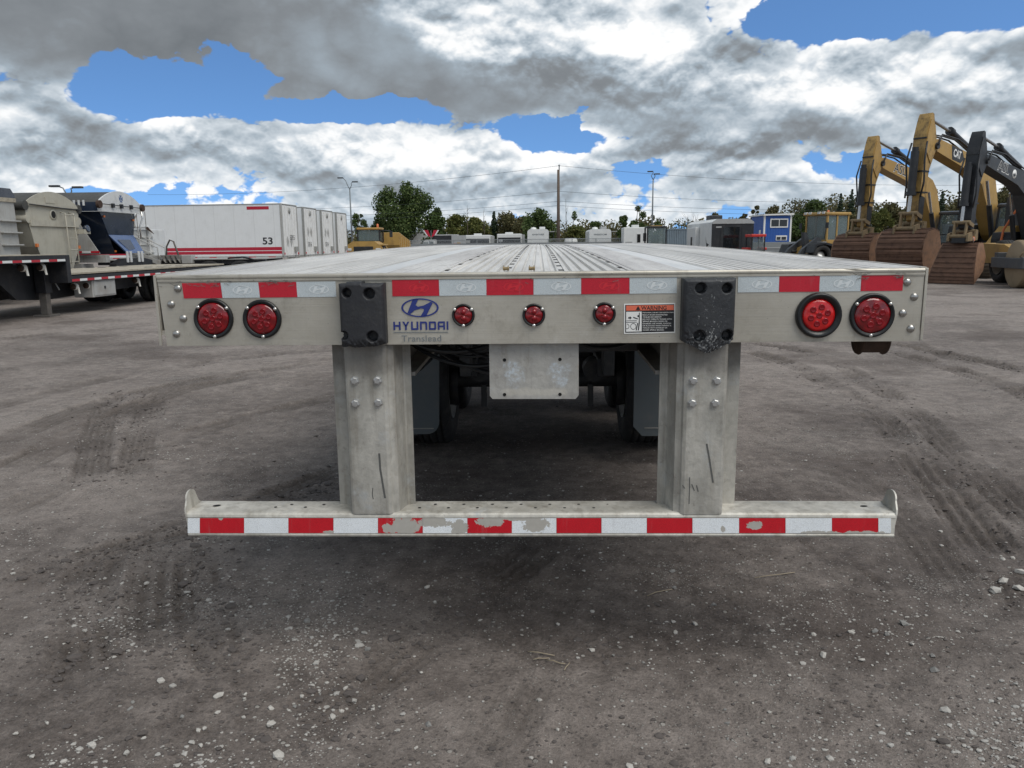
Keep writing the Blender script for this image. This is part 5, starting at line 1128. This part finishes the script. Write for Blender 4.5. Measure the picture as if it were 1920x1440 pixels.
# --- yellow articulated dump truck, head on
def dumper():
    p=at(697,470,68); t=thing('dump_truck','yellow articulated dump truck facing the camera, with a beacon on its cab','dump truck',(p.x,68,0))
    MB().prism([(-1.6,.9),(-1.65,1.35),(-1.45,1.6),(-.95,1.95),(.95,1.95),(1.45,1.6),(1.65,1.35),(1.6,.9)],'y',-3.3,-.8).obj('hood',CATY,t,.12)
    MB().box(-.85,.85,-3.36,-3.28,.95,1.5).obj('grille',CATB,t,.03)
    for s in (-1,1): MB().box(s*1.28-.22,s*1.28+.22,-3.34,-3.25,1.15,1.35).obj('headlamp',ARCHW,t,.03)
    c=MB().box(-1.0,1.0,-1.0,.6,1.8,2.0)
    for s in (-1,1): c.box(s*.98-.06,s*.98+.06,-1.05,-.95,1.9,3.0); c.box(s*.98-.06,s*.98+.06,.5,.6,1.9,3.0)
    cb=c.obj('cab',CATB,t); MB().box(-1.05,1.05,-1.15,.7,2.98,3.16).obj('cab_roof',CATY,cb,.05); MB().box(-.92,.92,-1.02,-1.0,2.0,2.95).obj('windscreen',GLASS,cb); MB().box(-.9,.9,.5,.52,2.0,2.9).obj('rear_window',GLASS,cb)
    MB().lathe((.75,-.6,3.16),(0,0,1),[(0,.1),(.05,.1),(.3,.09),(.34,0)],12).obj('beacon',ORANGE,cb)
    for s in (-1,1):
        MB().tube([(s*1.0,-1.1,2.9),(s*2.0,-1.2,2.85)],.04,6).obj('mirror_arm',CATB,t); MB().box(s*2.05-.13,s*2.05+.13,-1.25,-1.15,2.3,2.85).obj('mirror',CATB,t)
        w=inst(TYM,'wheel',t,(s*1.35,-2.2,.85),(0,0,0),(2.3,1.7,1.7)); w=inst(TYM,'wheel',t,(s*1.35,3.2,.85),(0,0,0),(2.3,1.7,1.7)); MB().box(s*1.35-.4,s*1.35+.4,-3.2,-1.2,1.55,1.7).obj('fender',CATY,t,.05)
    MB().prism([(.9,1.6),(.9,2.75),(7.,2.0),(7.2,1.5),(5.5,1.1),(1.2,1.1)],'x',-1.5,1.5,M=Matrix.Translation((.9,0,0))).obj('dump_body',CATY,t,.05)
    for k in range(5): MB().box(2.4,2.48,1.2+k*1.1,1.32+k*1.1,1.3,2.6-k*.13).obj('body_rib',CATY,t)
    return t
dumper()
# ---------------------------------------------------------------- background yard
RVW=PB('caravan_white',(.66,.67,.66),.45,0,.06,1.2,.15,(.4,.38,.35)); RVG=PB('caravan_grey',(.36,.37,.37),.5,0,.1,1.5,.2); CONCR=PB('grey_barrier',(.20,.215,.225),.8,0,.12,.6,.3,(.14,.13,.12))
BLUEH=PB('blue_hut_siding',(.018,.085,.33),.45,0,.08,1.5); ROOFW=PB('white_roof_trim',(.70,.70,.68),.5,0,.05,2); CORR=PB('blue_grey_container',(.19,.24,.28),.55,.1,.12,1,.25)
REDM=PB('red_tractor_paint',(.55,.04,.03),.4,0,.1,2); GALVF=plain('fence_steel',(.28,.30,.31),.5,.4); WOODP=PB('utility_pole_wood',(.115,.085,.066),.85,0,.25,2,.3); POLEG=plain('lamp_pole_grey',(.17,.19,.20),.5,.3); WIRE=plain('cable_black',(.035,.04,.045),.6)
def caravan(label,px0,px1,D,top,kind):
    a=at(px0,450,D); b=at(px1,450,D); W=b.x-a.x; t=thing('caravan',label,'caravan',((a.x+b.x)/2,D,0),group='caravans parked beyond the fence'); h=W/2
    z1=top
    if kind=='front':
        MB().prism([(-h,.6),(-h,z1-.25),(-h+.12,z1-.08),(-h+.3,z1),(h-.3,z1),(h-.12,z1-.08),(h,z1-.25),(h,.6)],'y',0,7.5).obj('body',RVW,t,.03)
        for s in (-1,1): MB().prism([(s*.45*W,.9),(s*.24*W,.9),(s*.44*W,1.35)],'y',-.02,-.005).obj('wing_graphic',RVG,t)
        MB().box(-.25*W,.25*W,-.015,-.005,.75,1.30).obj('lower_panel',RVG,t)
        text('ADVENTURER' if 'first' in label else 'FREEDOM','front_lettering',GREYP,t,(0,-.012,z1-.62),(R(90),0,0),W*.58,.17,.02)
        MB().lathe((-.55,1.2,z1),(0,0,1),[(0,.38),(.2,.30),(.28,0)],14).obj('roof_dome',RVW,t); MB().box(.15,.85,1.5,2.4,z1,z1+.3).obj('roof_unit',RVG if 'second' in label else RVW,t,.06)
        MB().box(h,h+.06,.2,.3,.6,z1-.2).box(h+.55,h+.62,.4,.5,.6,z1-.45).obj('awning_arm',BLACKS,t); MB().box(h,h+.7,.2,3.,z1-.32,z1-.25).obj('awning',RVG,t)
    elif kind=='rear':
        MB().box(-h,h,0,8,.7,z1).obj('body',RVW,t,.08); MB().box(-h+.12,h-.12,-.03,0,.9,z1-.45).obj('rear_panel',BLACKS,t); MB().box(-h+.2,-h+.7,-.04,-.03,z1-.95,z1-.65).obj('rear_window',RVG,t)
        MB().box(-.45,.45,-.05,-.03,1.05,1.22).obj('rear_badge',RVW,t); MB().box(-.18,.18,-.05,-.03,1.28,1.45).obj('red_badge',REDM,t)
        MB().box(-.6,.4,2,3,z1,z1+.22).obj('roof_unit',RVW,t,.05); MB().box(h+.02,h+.35,1.5,4,.9,z1-.1).obj('slide_out',RVG,t,.03)
    else:
        MB().box(-h,h,0,2.5,.6,z1).obj('body',RVW,t,.08); MB().box(.05*W,.25*W,-.03,0,.7,z1-.6).obj('door',RVW,t,.02); MB().box(.08*W,.22*W,-.045,-.03,1.6,z1-.75).obj('door_window',DGLASS,t)
        MB().box(.34*W,.47*W,-.03,0,1.75,z1-.65).obj('window',DGLASS,t); MB().box(-.42*W,-.12*W,-.02,0,1.2,1.7).obj('side_graphic',RVG,t); MB().box(-.1*W,.2*W,1,1.9,z1,z1+.28).obj('roof_unit',RVW,t,.05); MB().box(-.3*W,-.2*W,1,1.5,z1,z1+.15).obj('vent',RVW,t)
    for s in (-1,1): wheel(t,(s*(h-.25),3. if kind!='side' else .3,.36),'x',.36,.2,False)
caravan('white caravan with grey wing graphics on its front, first left of the utility pole',989,1029,90,3.28,'front')
caravan('white caravan with a dark roof unit, second caravan front right of the utility pole',1105,1146,88,3.18,'front')
caravan('white caravan seen from its side, with a door and window',1169,1213,84,3.25,'side')
caravan('white caravan with a black rear panel, left of the pair',871,919,96,2.75,'rear')
caravan('white caravan with a black rear panel, right of the pair',932,978,95,2.85,'rear')
def long_box(px0,px1,D,top,label,mat,name='semi_trailer',cat='trailer'):
    a=at(px0,450,D); b=at(px1,450,D); t=thing(name,label,cat,((a.x+b.x)/2,D,0)); h=(b.x-a.x)/2
    MB().box(-h,h,0,2.6,1.1,top).obj('box_body',mat,t); MB().box(-h-.03,h+.03,-.03,2.63,top,top+.08).obj('top_rail',GREYT,t)
    for x in (-h+1.5,h-1.2,h-2.5): wheel(t,(x,.2,.5),'y',rim=False)
    return t
long_box(700,861,122,3.62,'long white semi-trailer beyond the fence, behind the dump truck',WHITEM)
long_box(862,940,126,3.5,'farther white semi-trailer beyond the fence, above the caravans',RVW)
def black_unit():
    a=at(811,450,92); b=at(857,450,92); t=thing('black_cargo_trailer','black cargo trailer with grey end beyond the fence, under the chevron board','trailer',((a.x+b.x)/2,92,0)); h=(b.x-a.x)/2
    MB().box(-h,h,0,2.4,.8,2.75).obj('box_body',BLACKS,t,.03); MB().box(-h,h,-.02,2.42,2.72,2.8).obj('roof_edge',RVW,t); MB().box(h*.55,h+1.0,-.03,1.,.8,2.7).obj('end_panel',RVG,t); MB().box(h*.72,h*.95,-.06,-.03,1.2,1.75).obj('orange_label',ORANGE,t); MB().box(h*.98,h*1.28,-.06,-.03,1.2,1.85).obj('yellow_label',CATY,t)
    for x in (-h+.8,-h+1.8): wheel(t,(x,.1,.4),'y',.4,rim=False)
    t=thing('chevron_board','red and white chevron warning board above the black cargo trailer','sign',(-h+(a.x+b.x)/2-.1,91.5,0)); MB().cyl((0,.1,0),(0,.1,3.3),.05,n=6).obj('post',POLEG,t)
    for s in (-1,1): MB().add([(s*.05,0,2.5),(s*.4,0,2.5+.2),(s*.8,0,3.35),(s*.35,0,3.35),(s*.05,.03,2.5),(s*.4,.03,2.7),(s*.8,.03,3.35),(s*.35,.03,3.35)],[(0,1,2,3),(7,6,5,4),(0,4,5,1),(1,5,6,2),(2,6,7,3),(3,7,4,0)]).obj('chevron_stripe',REDST,t); MB().add([(s*.42,-.005,2.7),(s*.62,-.005,2.8),(s*1.0,-.005,3.35),(s*.82,-.005,3.35)],[(0,1,2,3)]).obj('chevron_band',RVW,t)
    a=at(792,450,90); b=at(814,450,90); t=thing('small_truck','small white truck cab beyond the fence, left of the black cargo trailer','truck',((a.x+b.x)/2,90,0))
    MB().prism([(-.75,.5),(-.85,1.3),(-.55,2.0),(-.3,2.2),(.75,2.2),(.75,.5)],'y',0,2.).obj('cab',RVW,t,.05); MB().add([(-.80,-.01,1.35),(-.52,-.01,1.98),(.0,-.01,2.0),(.0,-.01,1.35)],[(3,2,1,0)]).obj('window',GLASS,t); MB().box(.1,.6,-.02,0,1.35,2.0).obj('window',GLASS,t)
    for x in (-.4,.5): wheel(t,(x,.1,.4),'y',.4,rim=False)
black_unit()
def white_tank():
    a=at(1058,450,92); b=at(1083,450,92); t=thing('white_tank','small white storage tank lying behind the fence, right of the utility pole','tank',((a.x+b.x)/2,92,0)); h=(b.x-a.x)/2
    MB().lathe((-h,0,1.75),(1,0,0),[(0,0),(.05,.3),(.15,.45),(2*h-.15,.45),(2*h-.05,.3),(2*h,0)],18).obj('tank_shell',RVW,t)
    for x in (-.6*h,.6*h): MB().box(x-.08,x+.08,-.3,.3,0,1.4).obj('saddle',RVG,t)
white_tank()
# barrier and chain-link fence
def fence():
    Y=86.; x0=at(715,452,Y).x; x1=at(1300,452,Y).x; t=thing('perimeter_barrier','long grey concrete barrier along the far side of the yard','barrier',((x0+x1)/2,Y,0)); h=(x1-x0)/2; n=12
    for k in range(n): a=-h+2*h*k/n; MB().prism([(-.3,0),(-.3,.3),(-.12,.6),(-.1,1.72),(.1,1.72),(.12,.6),(.3,.3),(.3,0)],'x',a+.01,a+2*h/n-.01).obj('barrier_block',CONCR,t)
    t=thing('chain_link_fence','chain-link fence with steel posts standing behind the grey barrier','fence',((x0+x1)/2,Y+.7,0))
    for k in range(14): a=-h+2*h*k/13; MB().cyl((a,0,0),(a,0,2.12),.045,n=6).obj('fence_post',GALVF,t)
    MB().cyl((-h,0,2.1),(h,0,2.1),.03,n=6).obj('top_rail',GALVF,t)
    m,nn,b=newmat('chain_link_mesh'); p=tex(nn); x,y,z=xyz(p); f=((x+z)*8.).f('FRACT').ss(.86,.9).mx(((x-z)*8.).f('FRACT').ss(.86,.9)); b.inputs['Base Color'].default_value=(.3,.32,.33,1); put(nn,f,b.inputs['Alpha'])
    MB().box(-h,h,-.004,.004,.02,2.08).obj('wire_mesh',m,t)
fence()
# blue-grey container, black caravan, blue hut, tractor, loader cab
def right_mid():
    a=at(1249,450,78); b=at(1300,450,78); t=thing('shipping_container','blue-grey corrugated container, left of the black-faced toy hauler','container',((a.x+b.x)/2+.6,78,0)); h=(b.x-a.x)/2+.6
    pr=[]; n=22
    for k in range(n): x=-h+2*h*k/n; w=2*h/n; pr+=[(x,0),(x+w*.35,0),(x+w*.5,.06),(x+w*.85,.06)]
    pr+=[(h,0),(h,2.4),(-h,2.4)]
    MB().prism(pr,'z',.35,2.85).obj('corrugated_body',CORR,t); MB().box(-h-.03,h+.03,-.03,2.43,2.85,2.95).box(-h-.03,h+.03,-.03,2.43,.25,.35).obj('frame_rail',CORR,t)
    # toy hauler
    a=at(1334,450,47.5); b=at(1413,450,47.5); W=b.x-a.x; t=thing('toy_hauler','grey toy-hauler caravan with a large black rear ramp door','caravan',(a.x,47.5,0),R(2)); z1=2.98
    MB().prism([(0,.55),(0,z1-.2),(.3,z1),(W-.3,z1),(W,z1-.2),(W,.55)],'y',.03,7.).obj('body',RVW,t,.03); MB().prism([(.0,.55),(0,z1-.32),(W,z1-.32),(W,.55)],'y',-.02,.03).obj('ramp_door',CATB,t,.02); MB().prism([(0,z1-.30),(0,z1-.2),(.3,z1),(W-.3,z1),(W,z1-.2),(W,z1-.30)],'y',-.06,.05).obj('rear_cap',RVG,t)
    MB().box(.55,.60,-.04,-.02,.6,z1-.45).box(W-.75,W-.70,-.04,-.02,.6,z1-.45).obj('ramp_frame',CATB,t); MB().box(.75,W-.9,-.03,-.02,1.1,z1-.5).obj('ramp_window',DGLASS,t); MB().box(.25,.6,-.045,-.03,z1-.55,z1-.46).obj('lamp_bar',RVG,t)
    MB().box(.7,1.7,-.05,-.02,.82,.93).obj('name_strip',RVW,t); MB().box(.5,1.3,2.4,3.6,z1,z1+.32).obj('roof_unit',CATB,t,.06)
    MB().box(-.3,0.,3.2,5.5,.7,z1-.45).obj('slide_out',RVW,t,.03); MB().prism([(.6,1.4),(1.2,1.2),(1.5,1.9),(1.25,1.5)],'x',-.01,-.005).obj('swoosh_graphic',BLACKS,t); MB().box(-.32,-.305,4.,4.4,.7,1.9).obj('door',BLACKS,t)
    for y in (4.2,5.1):
        for x in (.2,W-.2): wheel(t,(x,y,.38),'x',.38,.22,False)
    # blue hut on a grey skid base
    a=at(1432,450,56); b=at(1483,450,56); W=b.x-a.x; t=thing('blue_hut','small blue hut with white trim and a sliding window, on a grey base','hut',(a.x,56,0),R(6))
    w=MB().box(0,W,0,2.6,1.5,3.42).obj('wall',BLUEH,t); 
    for k in range(9): MB().box(.06+k*(W-.12)/9,.075+k*(W-.12)/9,-.012,0,1.5,3.4).obj('siding_batten',BLUEH,w)
    for x in (0,W): MB().box(x-.06,x+.06,-.03,.05,1.5,3.42).obj('corner_trim',ROOFW,t)
    MB().prism([(-.15,3.42),(-.15,3.52),(W+.15,3.58),(W+.15,3.46)],'y',-.2,2.8).obj('roof',ROOFW,t)
    f=MB().box(.42,W-.22,-.05,-.01,2.55,3.2).obj('window',ROOFW,t)
    for x0,x1 in ((.50,.42+(W-.64)/2-.03),(.42+(W-.64)/2+.03,W-.30)): MB().box(x0,x1,-.06,-.05,2.64,3.12).obj('pane',DGLASS,f)
    f=MB().box(.9,W-.25,-.05,-.01,1.62,1.98).obj('window',ROOFW,t); MB().box(.95,1.25,-.06,-.05,1.66,1.88).obj('pane',DGLASS,f); MB().box(1.32,W-.32,-.06,-.05,1.66,1.88).obj('pane',DGLASS,f)
    MB().box(-.04,0,.6,.9,1.5,2.4).obj('side_vent',ROOFW,t)
    MB().box(-1.5,W+.6,-.25,2.8,.35,1.5).obj('skid_base',CONCR,t,.02); MB().box(-1.5,W+.6,-.28,-.25,1.05,1.12).obj('base_band',RVG,t)
    # red tractor
    a=at(1410,450,44); b=at(1434,450,44); W=b.x-a.x; t=thing('red_tractor','red compact tractor cab in front of the blue hut','tractor',((a.x+b.x)/2,44,0)); h=W/2
    c=MB().box(-h,h,0,1.3,.7,1.0)
    for x in (-h,h): 
        for y in (0,1.25): c.box(x-.03,x+.03,y,y+.05,1.,1.82)
    cb=c.obj('cab',CATB,t); MB().box(-h-.06,h+.06,-.1,1.4,1.82,1.98).obj('cab_roof',REDM,cb,.03); MB().box(-h+.04,h-.04,.01,.02,1.0,1.8).obj('windscreen',GLASS,cb); MB().box(-.3,.3,-1.1,0,.6,.95).obj('hood',REDM,t,.05)
    for s in (-1,1): wheel(t,(s*(h+.05),.9,.6),'x',.6,.3); wheel(t,(s*h*.8,-.8,.38),'x',.38,.2); MB().box(s*(h+.1)-.14,s*(h+.1)+.14,.3,1.4,1.05,1.2).obj('fender',REDM,t,.04)
    # glazed loader cab
    a=at(1213,450,54); b=at(1250,450,54); W=b.x-a.x; t=thing('compact_loader','compact loader with a wide glass cab beyond the flatbed deck','loader',((a.x+b.x)/2,54,0)); h=W/2
    c=MB().box(-h,h,0,1.4,1.0,1.35)
    for x in (-h+.04,h-.04): c.box(x-.05,x+.05,0,.08,1.3,2.62); c.box(x-.05,x+.05,1.3,1.4,1.3,2.62)
    cb=c.obj('cab',CATB,t); MB().box(-h,h,-.05,1.45,2.6,2.72).obj('cab_roof',CATB,cb,.02); MB().box(-h*.5,h*.55,.2,1.2,2.72,2.78).obj('roof_hatch',CATY,cb); MB().box(-h+.09,h-.09,.02,.03,1.35,2.6).obj('windscreen',GLASS,cb); MB().box(-.3,.3,.7,1.,1.3,2.1).obj('seat',CATB,cb,.05)
    MB().box(-h+.1,h-.1,-1.,0,.6,1.2).obj('front_frame',CATY,t,.05)
    for s in (-1,1): wheel(t,(s*h*.9,-.5,.6),'x',.6,.4); wheel(t,(s*h*.9,1.4,.6),'x',.6,.4)
right_mid()
# --- poles, lamps and wires
def lamp_pole(px,top,D,label,arms):
    p=at(px,top,D); t=thing('lamp_pole',label,'lamp pole',(p.x,D,0),group='tall double-arm yard lamps'); z=p.z-.35*D/90
    MB().tube([(0,0,0),(0,0,z*.5),(0,0,z-.6)],[.13,.10,.07],8).obj('pole',POLEG,t)
    for s,l,up in arms:
        MB().tube([(0,0,z-.6),(s*.25,0,z-.1),(s*l*.6,0,z+up*.6),(s*l,0,z+up)],.045,6).obj('lamp_arm',POLEG,t); MB().box(min(s*l,s*(l+.7)),max(s*l,s*(l+.7)),-.15,.15,z+up-.02,z+up+.12).obj('lamp_head',SLATE,t,.03)
lamp_pole(655,340,95,'grey lamp pole with two curved arms, behind the white van trailers',((-1,.75,.75),(1,.35,.25)))
lamp_pole(1225,322,95,'slim grey lamp pole with small heads, right of the utility pole',((-1,.02,.35),(1,.1,.05)))
lamp_pole(127,350,52,'grey lamp pole whose arms show between the beige and navy hoppers',((-1,.6,.2),(1,.35,.1)))
def utility():
    D=100.; p=at(1047,313,D); t=thing('utility_pole','tall brown wooden utility pole with wires, right of centre','utility pole',(p.x,D,0)); z=p.z
    MB().tube([(0,0,0),(0,0,z*.5),(0,0,z-.35)],[.24,.20,.16],10).obj('pole',WOODP,t); MB().cyl((.1,0,z-.6),(.1,0,z+.1),.07,n=8).obj('top_pin',POLEG,t); MB().lathe((.1,0,z+.1),(0,0,1),[(0,.1),(.12,.13),(.22,0)],10).obj('insulator',POLEG,t)
    for k,(zz,L,R_) in enumerate(((z+.15,(277,365),(1930,345)),(z-3.05,(280,392),(1930,372)),(z-4.3,(280,404),(1930,383)),(z-4.85,(280,412),(1930,392)))):
        for ex,ey in (L,R_):
            e=at(ex,ey,D+25 if ex<900 else D+15); a=Vector((p.x+.1,D,zz)); pts=[a.lerp(e,q/14)-Vector((0,0,1.0*4*(q/14)*(1-q/14))) for q in range(15)]
            o=MB().tube(pts,.022,4).obj('overhead_wire',WIRE); o.parent=t; o.location=(-p.x,-D,0)
utility()
# ---------------------------------------------------------------- trees
def leafmat(name,c1,c2,c3):
    m,n,b=newmat(name); p=tex(n); v=noise(p,.8,4,.6); g=n.nodes.new('ShaderNodeObjectInfo'); a=attr(n,'shade')
    c=mix(n,v.ss(.35,.68),c1,c2); c=mix(n,a.ss(.72,.9),c,c3); put(n,c,b.inputs['Base Color']); b.inputs['Roughness'].default_value=.65; b.inputs['Specular IOR Level'].default_value=.25
    out=n.nodes['Material Output']; tr=n.nodes.new('ShaderNodeBsdfTranslucent'); n.links.new(c.k,tr.inputs[0]); mx=n.nodes.new('ShaderNodeMixShader'); mx.inputs[0].default_value=.25
    n.links.new(b.outputs[0],mx.inputs[1]); n.links.new(tr.outputs[0],mx.inputs[2]); n.links.new(mx.outputs[0],out.inputs[0]); return m
LEAF=[leafmat('maple_leaves',(.050,.082,.026),(.090,.135,.042),(.14,.18,.06)),leafmat('olive_leaves',(.080,.098,.028),(.135,.15,.045),(.20,.19,.06)),leafmat('spruce_needles',(.030,.052,.030),(.052,.080,.044),(.08,.105,.055)),leafmat('brown_green_leaves',(.082,.082,.036),(.125,.118,.052),(.165,.14,.066))]
BARK=PB('tree_bark',(.085,.07,.058),.9,0,.3,4,.3)
def leaves(cl,n,size,seed,flatten=1.,jit=.35):
    r=np.random.default_rng(seed); per=np.array([c[3]**2 for c in cl]); per=per/per.sum(); V=[];sh=[]
    for c,pw in zip(cl,per):
        k=max(6,int(n*pw)); d=r.normal(size=(k,3)); d/=np.linalg.norm(d,axis=1)[:,None]; rad=c[3]*(r.random((k,1))**.42)*(1-jit*.5+jit*r.random((k,1))); P=np.array(c[:3])+d*rad*np.array([1,1,flatten])
        u=r.normal(size=(k,3)); u/=np.linalg.norm(u,axis=1)[:,None]; w_=np.cross(u,r.normal(size=(k,3))); w_/=np.linalg.norm(w_,axis=1)[:,None]; s=size*(.6+.8*r.random((k,1)))
        V.append(np.stack([P-u*s*.5,P+w_*s*.38,P+u*s*.5,P-w_*s*.38],1)); sh.append(np.repeat(r.random(k),4))
    V=np.concatenate(V).reshape(-1,3); m=bpy.data.meshes.new('crown'); nf=len(V)//4; m.vertices.add(len(V)); m.vertices.foreach_set('co',V.ravel()); m.loops.add(nf*4); m.loops.foreach_set('vertex_index',np.arange(nf*4)); m.polygons.add(nf); m.polygons.foreach_set('loop_start',np.arange(0,nf*4,4)); m.polygons.foreach_set('loop_total',np.full(nf,4)); m.update()
    a=m.attributes.new('shade','FLOAT','POINT'); a.data.foreach_set('value',np.concatenate(sh)); return m
def tree(label,px,pyt,wpx,D,kind,mat=0,dens=1.,base=0.,seed=0,name='tree'):
    r=random.Random(seed*31+7); p=at(px,pyt,D); H=p.z; wm=wpx*(D+CAM_D)/FPX; t=thing(name,label,'tree',(p.x,D,0),group='trees beyond the yard'); mb=MB()
    if kind=='broad':
        mb.tube([(0,0,0),(r.uniform(-.2,.2),0,H*.3),(r.uniform(-.3,.3),0,H*.6),(0,0,H*.9)],[.022*H,.018*H,.011*H,.004*H],7)
        cl=[]; nb=int(16+wm*1.8)
        for k in range(nb):
            f=r.uniform(.05,1.)**.9; a=r.uniform(0,6.28); env=math.sin(math.pi*min(1,(f*.80+.14)))**.6; rr=wm*.5*env*r.uniform(.25,.95); x,y,z=rr*math.cos(a),rr*math.sin(a)*.8,H*(.06+.87*f); cr=wm*r.uniform(.13,.24)*(.65+.45*env)
            cl.append((x,y,min(z,H-cr*.7),cr)); mb.tube([(0,0,max(z-abs(rr)*.9-.4,H*.12)),(x*.5,y*.5,z-abs(rr)*.35),(x,y,z)],[.008*H,.005*H,.002*H],5)
        cl.append((r.uniform(-.1,.1)*wm,0,H*.93,wm*.13)); cr=leaves(cl,int(9000*dens*max(.55,wm/8)),.30*(D/110),seed)
    elif kind=='sparse':
        mb.tube([(0,0,0),(.1,0,H*.4),(-.1,0,H*.75),(.05,0,H)],[.014*H,.011*H,.007*H,.002*H],6); cl=[]
        for k in range(20):
            f=r.uniform(.12,.97); a=r.uniform(0,6.28); rr=wm*.5*r.uniform(.3,1)*(1.1-f*.6); x,y,z=rr*math.cos(a),rr*math.sin(a),H*f; cl.append((x,y,z,wm*r.uniform(.10,.20))); mb.tube([(0,0,z-rr*.8),(x*.6,y*.6,z-rr*.15),(x,y,z)],[.005*H,.003*H,.0015*H],4)
        cr=leaves(cl,int(5200*dens*max(.5,wm/6)),.20*(D/110),seed)
    elif kind=='conifer':
        mb.tube([(0,0,0),(0,0,H*.5),(0,0,H)],[.014*H,.009*H,.002*H],6); cl=[]
        for k in range(34):
            f=k/33; rr=wm*.5*(1-f)**.85*r.uniform(.75,1.1); 
            for j in range(4):
                a=j*1.57+k*.7+r.uniform(-.3,.3); cl.append((rr*.62*math.cos(a),rr*.62*math.sin(a),H*(.08+.9*f)-rr*.15,max(.12,rr*.40)))
        cr=leaves(cl,int(5500*dens),.28*(D/110),seed,.45)
    else:
        for s in range(3 if wm>2 else 1):
            bx=r.uniform(-.3,.3)*wm; mb.tube([(bx,0,0),(bx*1.2,0,H*.5),(bx*1.5,0,H*r.uniform(.8,1))],[.010*H,.007*H,.002*H],5)
            for k in range(11): f=r.uniform(.35,.9); l=wm*r.uniform(.2,.45); a=r.uniform(0,6.28); mb.tube([(bx*1.2,0,H*f),(bx*1.2+l*.5*math.cos(a),l*.5*math.sin(a),H*f+l*.6),(bx*1.2+l*math.cos(a),l*math.sin(a),H*f+l*1.3)],[.0035*H,.0022*H,.001*H],4)
        cr=None
    mb.obj('trunk',BARK,t)
    if cr: cr.materials.append(LEAF[mat]); o=bpy.data.objects.new('crown',cr); col.objects.link(o); o.parent=t
    return t
TREES=[('tall dark maple with a broad crown, biggest tree in the background',757,344,108,118,'broad',0,2.6),('leafy tree at the right foot of the tall maple',815,388,48,116,'broad',0,1.2),('dark tree at the left foot of the tall maple',716,405,50,119,'broad',0,1.2),('small loose tree between the van trailers and the maple',672,402,36,116,'sparse',0,1.6),
 ('olive tree just left of the bare trunks',858,402,42,116,'broad',1,1.),('bare grey tree rising over the olive trees, left one',875,382,16,112,'bare',0,1),('olive tree under the bare trunks',893,408,46,117,'broad',1,1.),('bare thin tree over the olive trees, right one',914,386,20,113,'bare',0,1),('small dark spruce among the olive trees',926,396,34,118,'conifer',2,1.),('brownish tree left of the rounded green tree',955,400,52,118,'broad',3,1.1),
 ('rounded green tree left of the utility pole',1008,392,50,112,'broad',0,1.1),('brownish low tree behind the first caravan',985,406,34,119,'broad',3,.8),('dead-topped thin tree right of the utility pole',1066,372,16,108,'bare',0,1),('sparse green tree right of the utility pole',1076,398,40,110,'sparse',0,1.6),('low yellow-green bush between pole and second caravan',1078,425,36,104,'broad',1,.6),('thin twiggy tree behind the second caravan',1115,413,30,110,'sparse',0,1.2),
 ('loose leafy tree left of the slim lamp pole',1196,384,46,106,'sparse',0,2.2),('open small tree beside the side-on caravan',1166,404,28,108,'sparse',0,1.5),('short tree behind the glass-cabbed loader',1234,413,16,104,'broad',0,.6),('bare shrub left of the toy hauler',1297,397,30,104,'bare',3,1),('small pale tree above the toy hauler',1340,397,22,118,'broad',3,.6),('thin pale tree behind the toy hauler roof',1395,398,20,120,'sparse',3,1.),('pale feathery tree left of the blue hut',1418,387,22,122,'sparse',3,2.),('pale rounded tree behind the blue hut',1455,386,36,122,'broad',3,.9),
 ('dense green tree right of the blue hut',1525,375,62,112,'broad',0,1.5),('lower dark tree right of the blue hut',1497,400,36,111,'broad',0,1.),('blue-green conifer left of the first excavator, shorter one',1577,362,40,116,'conifer',2,1.3),('blue-green conifer left of the first excavator, taller one',1598,354,36,118,'conifer',2,1.3),('brown-green tree in front of the conifers',1590,402,56,104,'broad',3,1.3),('tree right of the first excavator arm',1672,382,56,104,'broad',3,1.2),('yellow-green bushy tree right of the first excavator arm',1655,392,40,96,'broad',1,1.),
 ('brown-green tree behind the first excavator boom',1705,388,60,104,'broad',3,1.2),('dark spruce between the yellow excavators',1768,358,40,98,'conifer',2,1.4),('brown tree left of the charcoal excavator',1800,378,50,100,'broad',3,1.2),('olive tree behind the charcoal excavator arm',1838,372,50,100,'broad',1,1.1),('wide brown-green tree at the right edge',1890,352,80,96,'broad',3,1.6),('tree cut by the right edge of the picture',1935,350,60,98,'broad',1,1.2)]
for i,(l,px,py,wd,D,k,mt,dn) in enumerate(TREES): tree(l,px,py,wd*(1.28 if 840<px<1480 and k=='broad' else 1.),D,k,mt,dn,0,i+1)
# far wood closing the horizon
def far_wood():
    cl=[]; r=random.Random(5)
    for k in range(420):
        a=R(-75+150*k/420); d=r.uniform(170,210); x,y=d*math.sin(a),d*math.cos(a); h=r.uniform(1.5,5.5)+ (3.5 if a>R(18) else 0); cl.append((x,y,h,r.uniform(2.5,4.2))); cl.append((x,y,1.5,3.))
    m=leaves(cl,230000,.55,99,.8,.12); m.materials.append(LEAF[3]); o=bpy.data.objects.new('far_wood',m); col.objects.link(o); struct(o,'stuff'); o['label']='low far-off wood along the horizon'
far_wood()
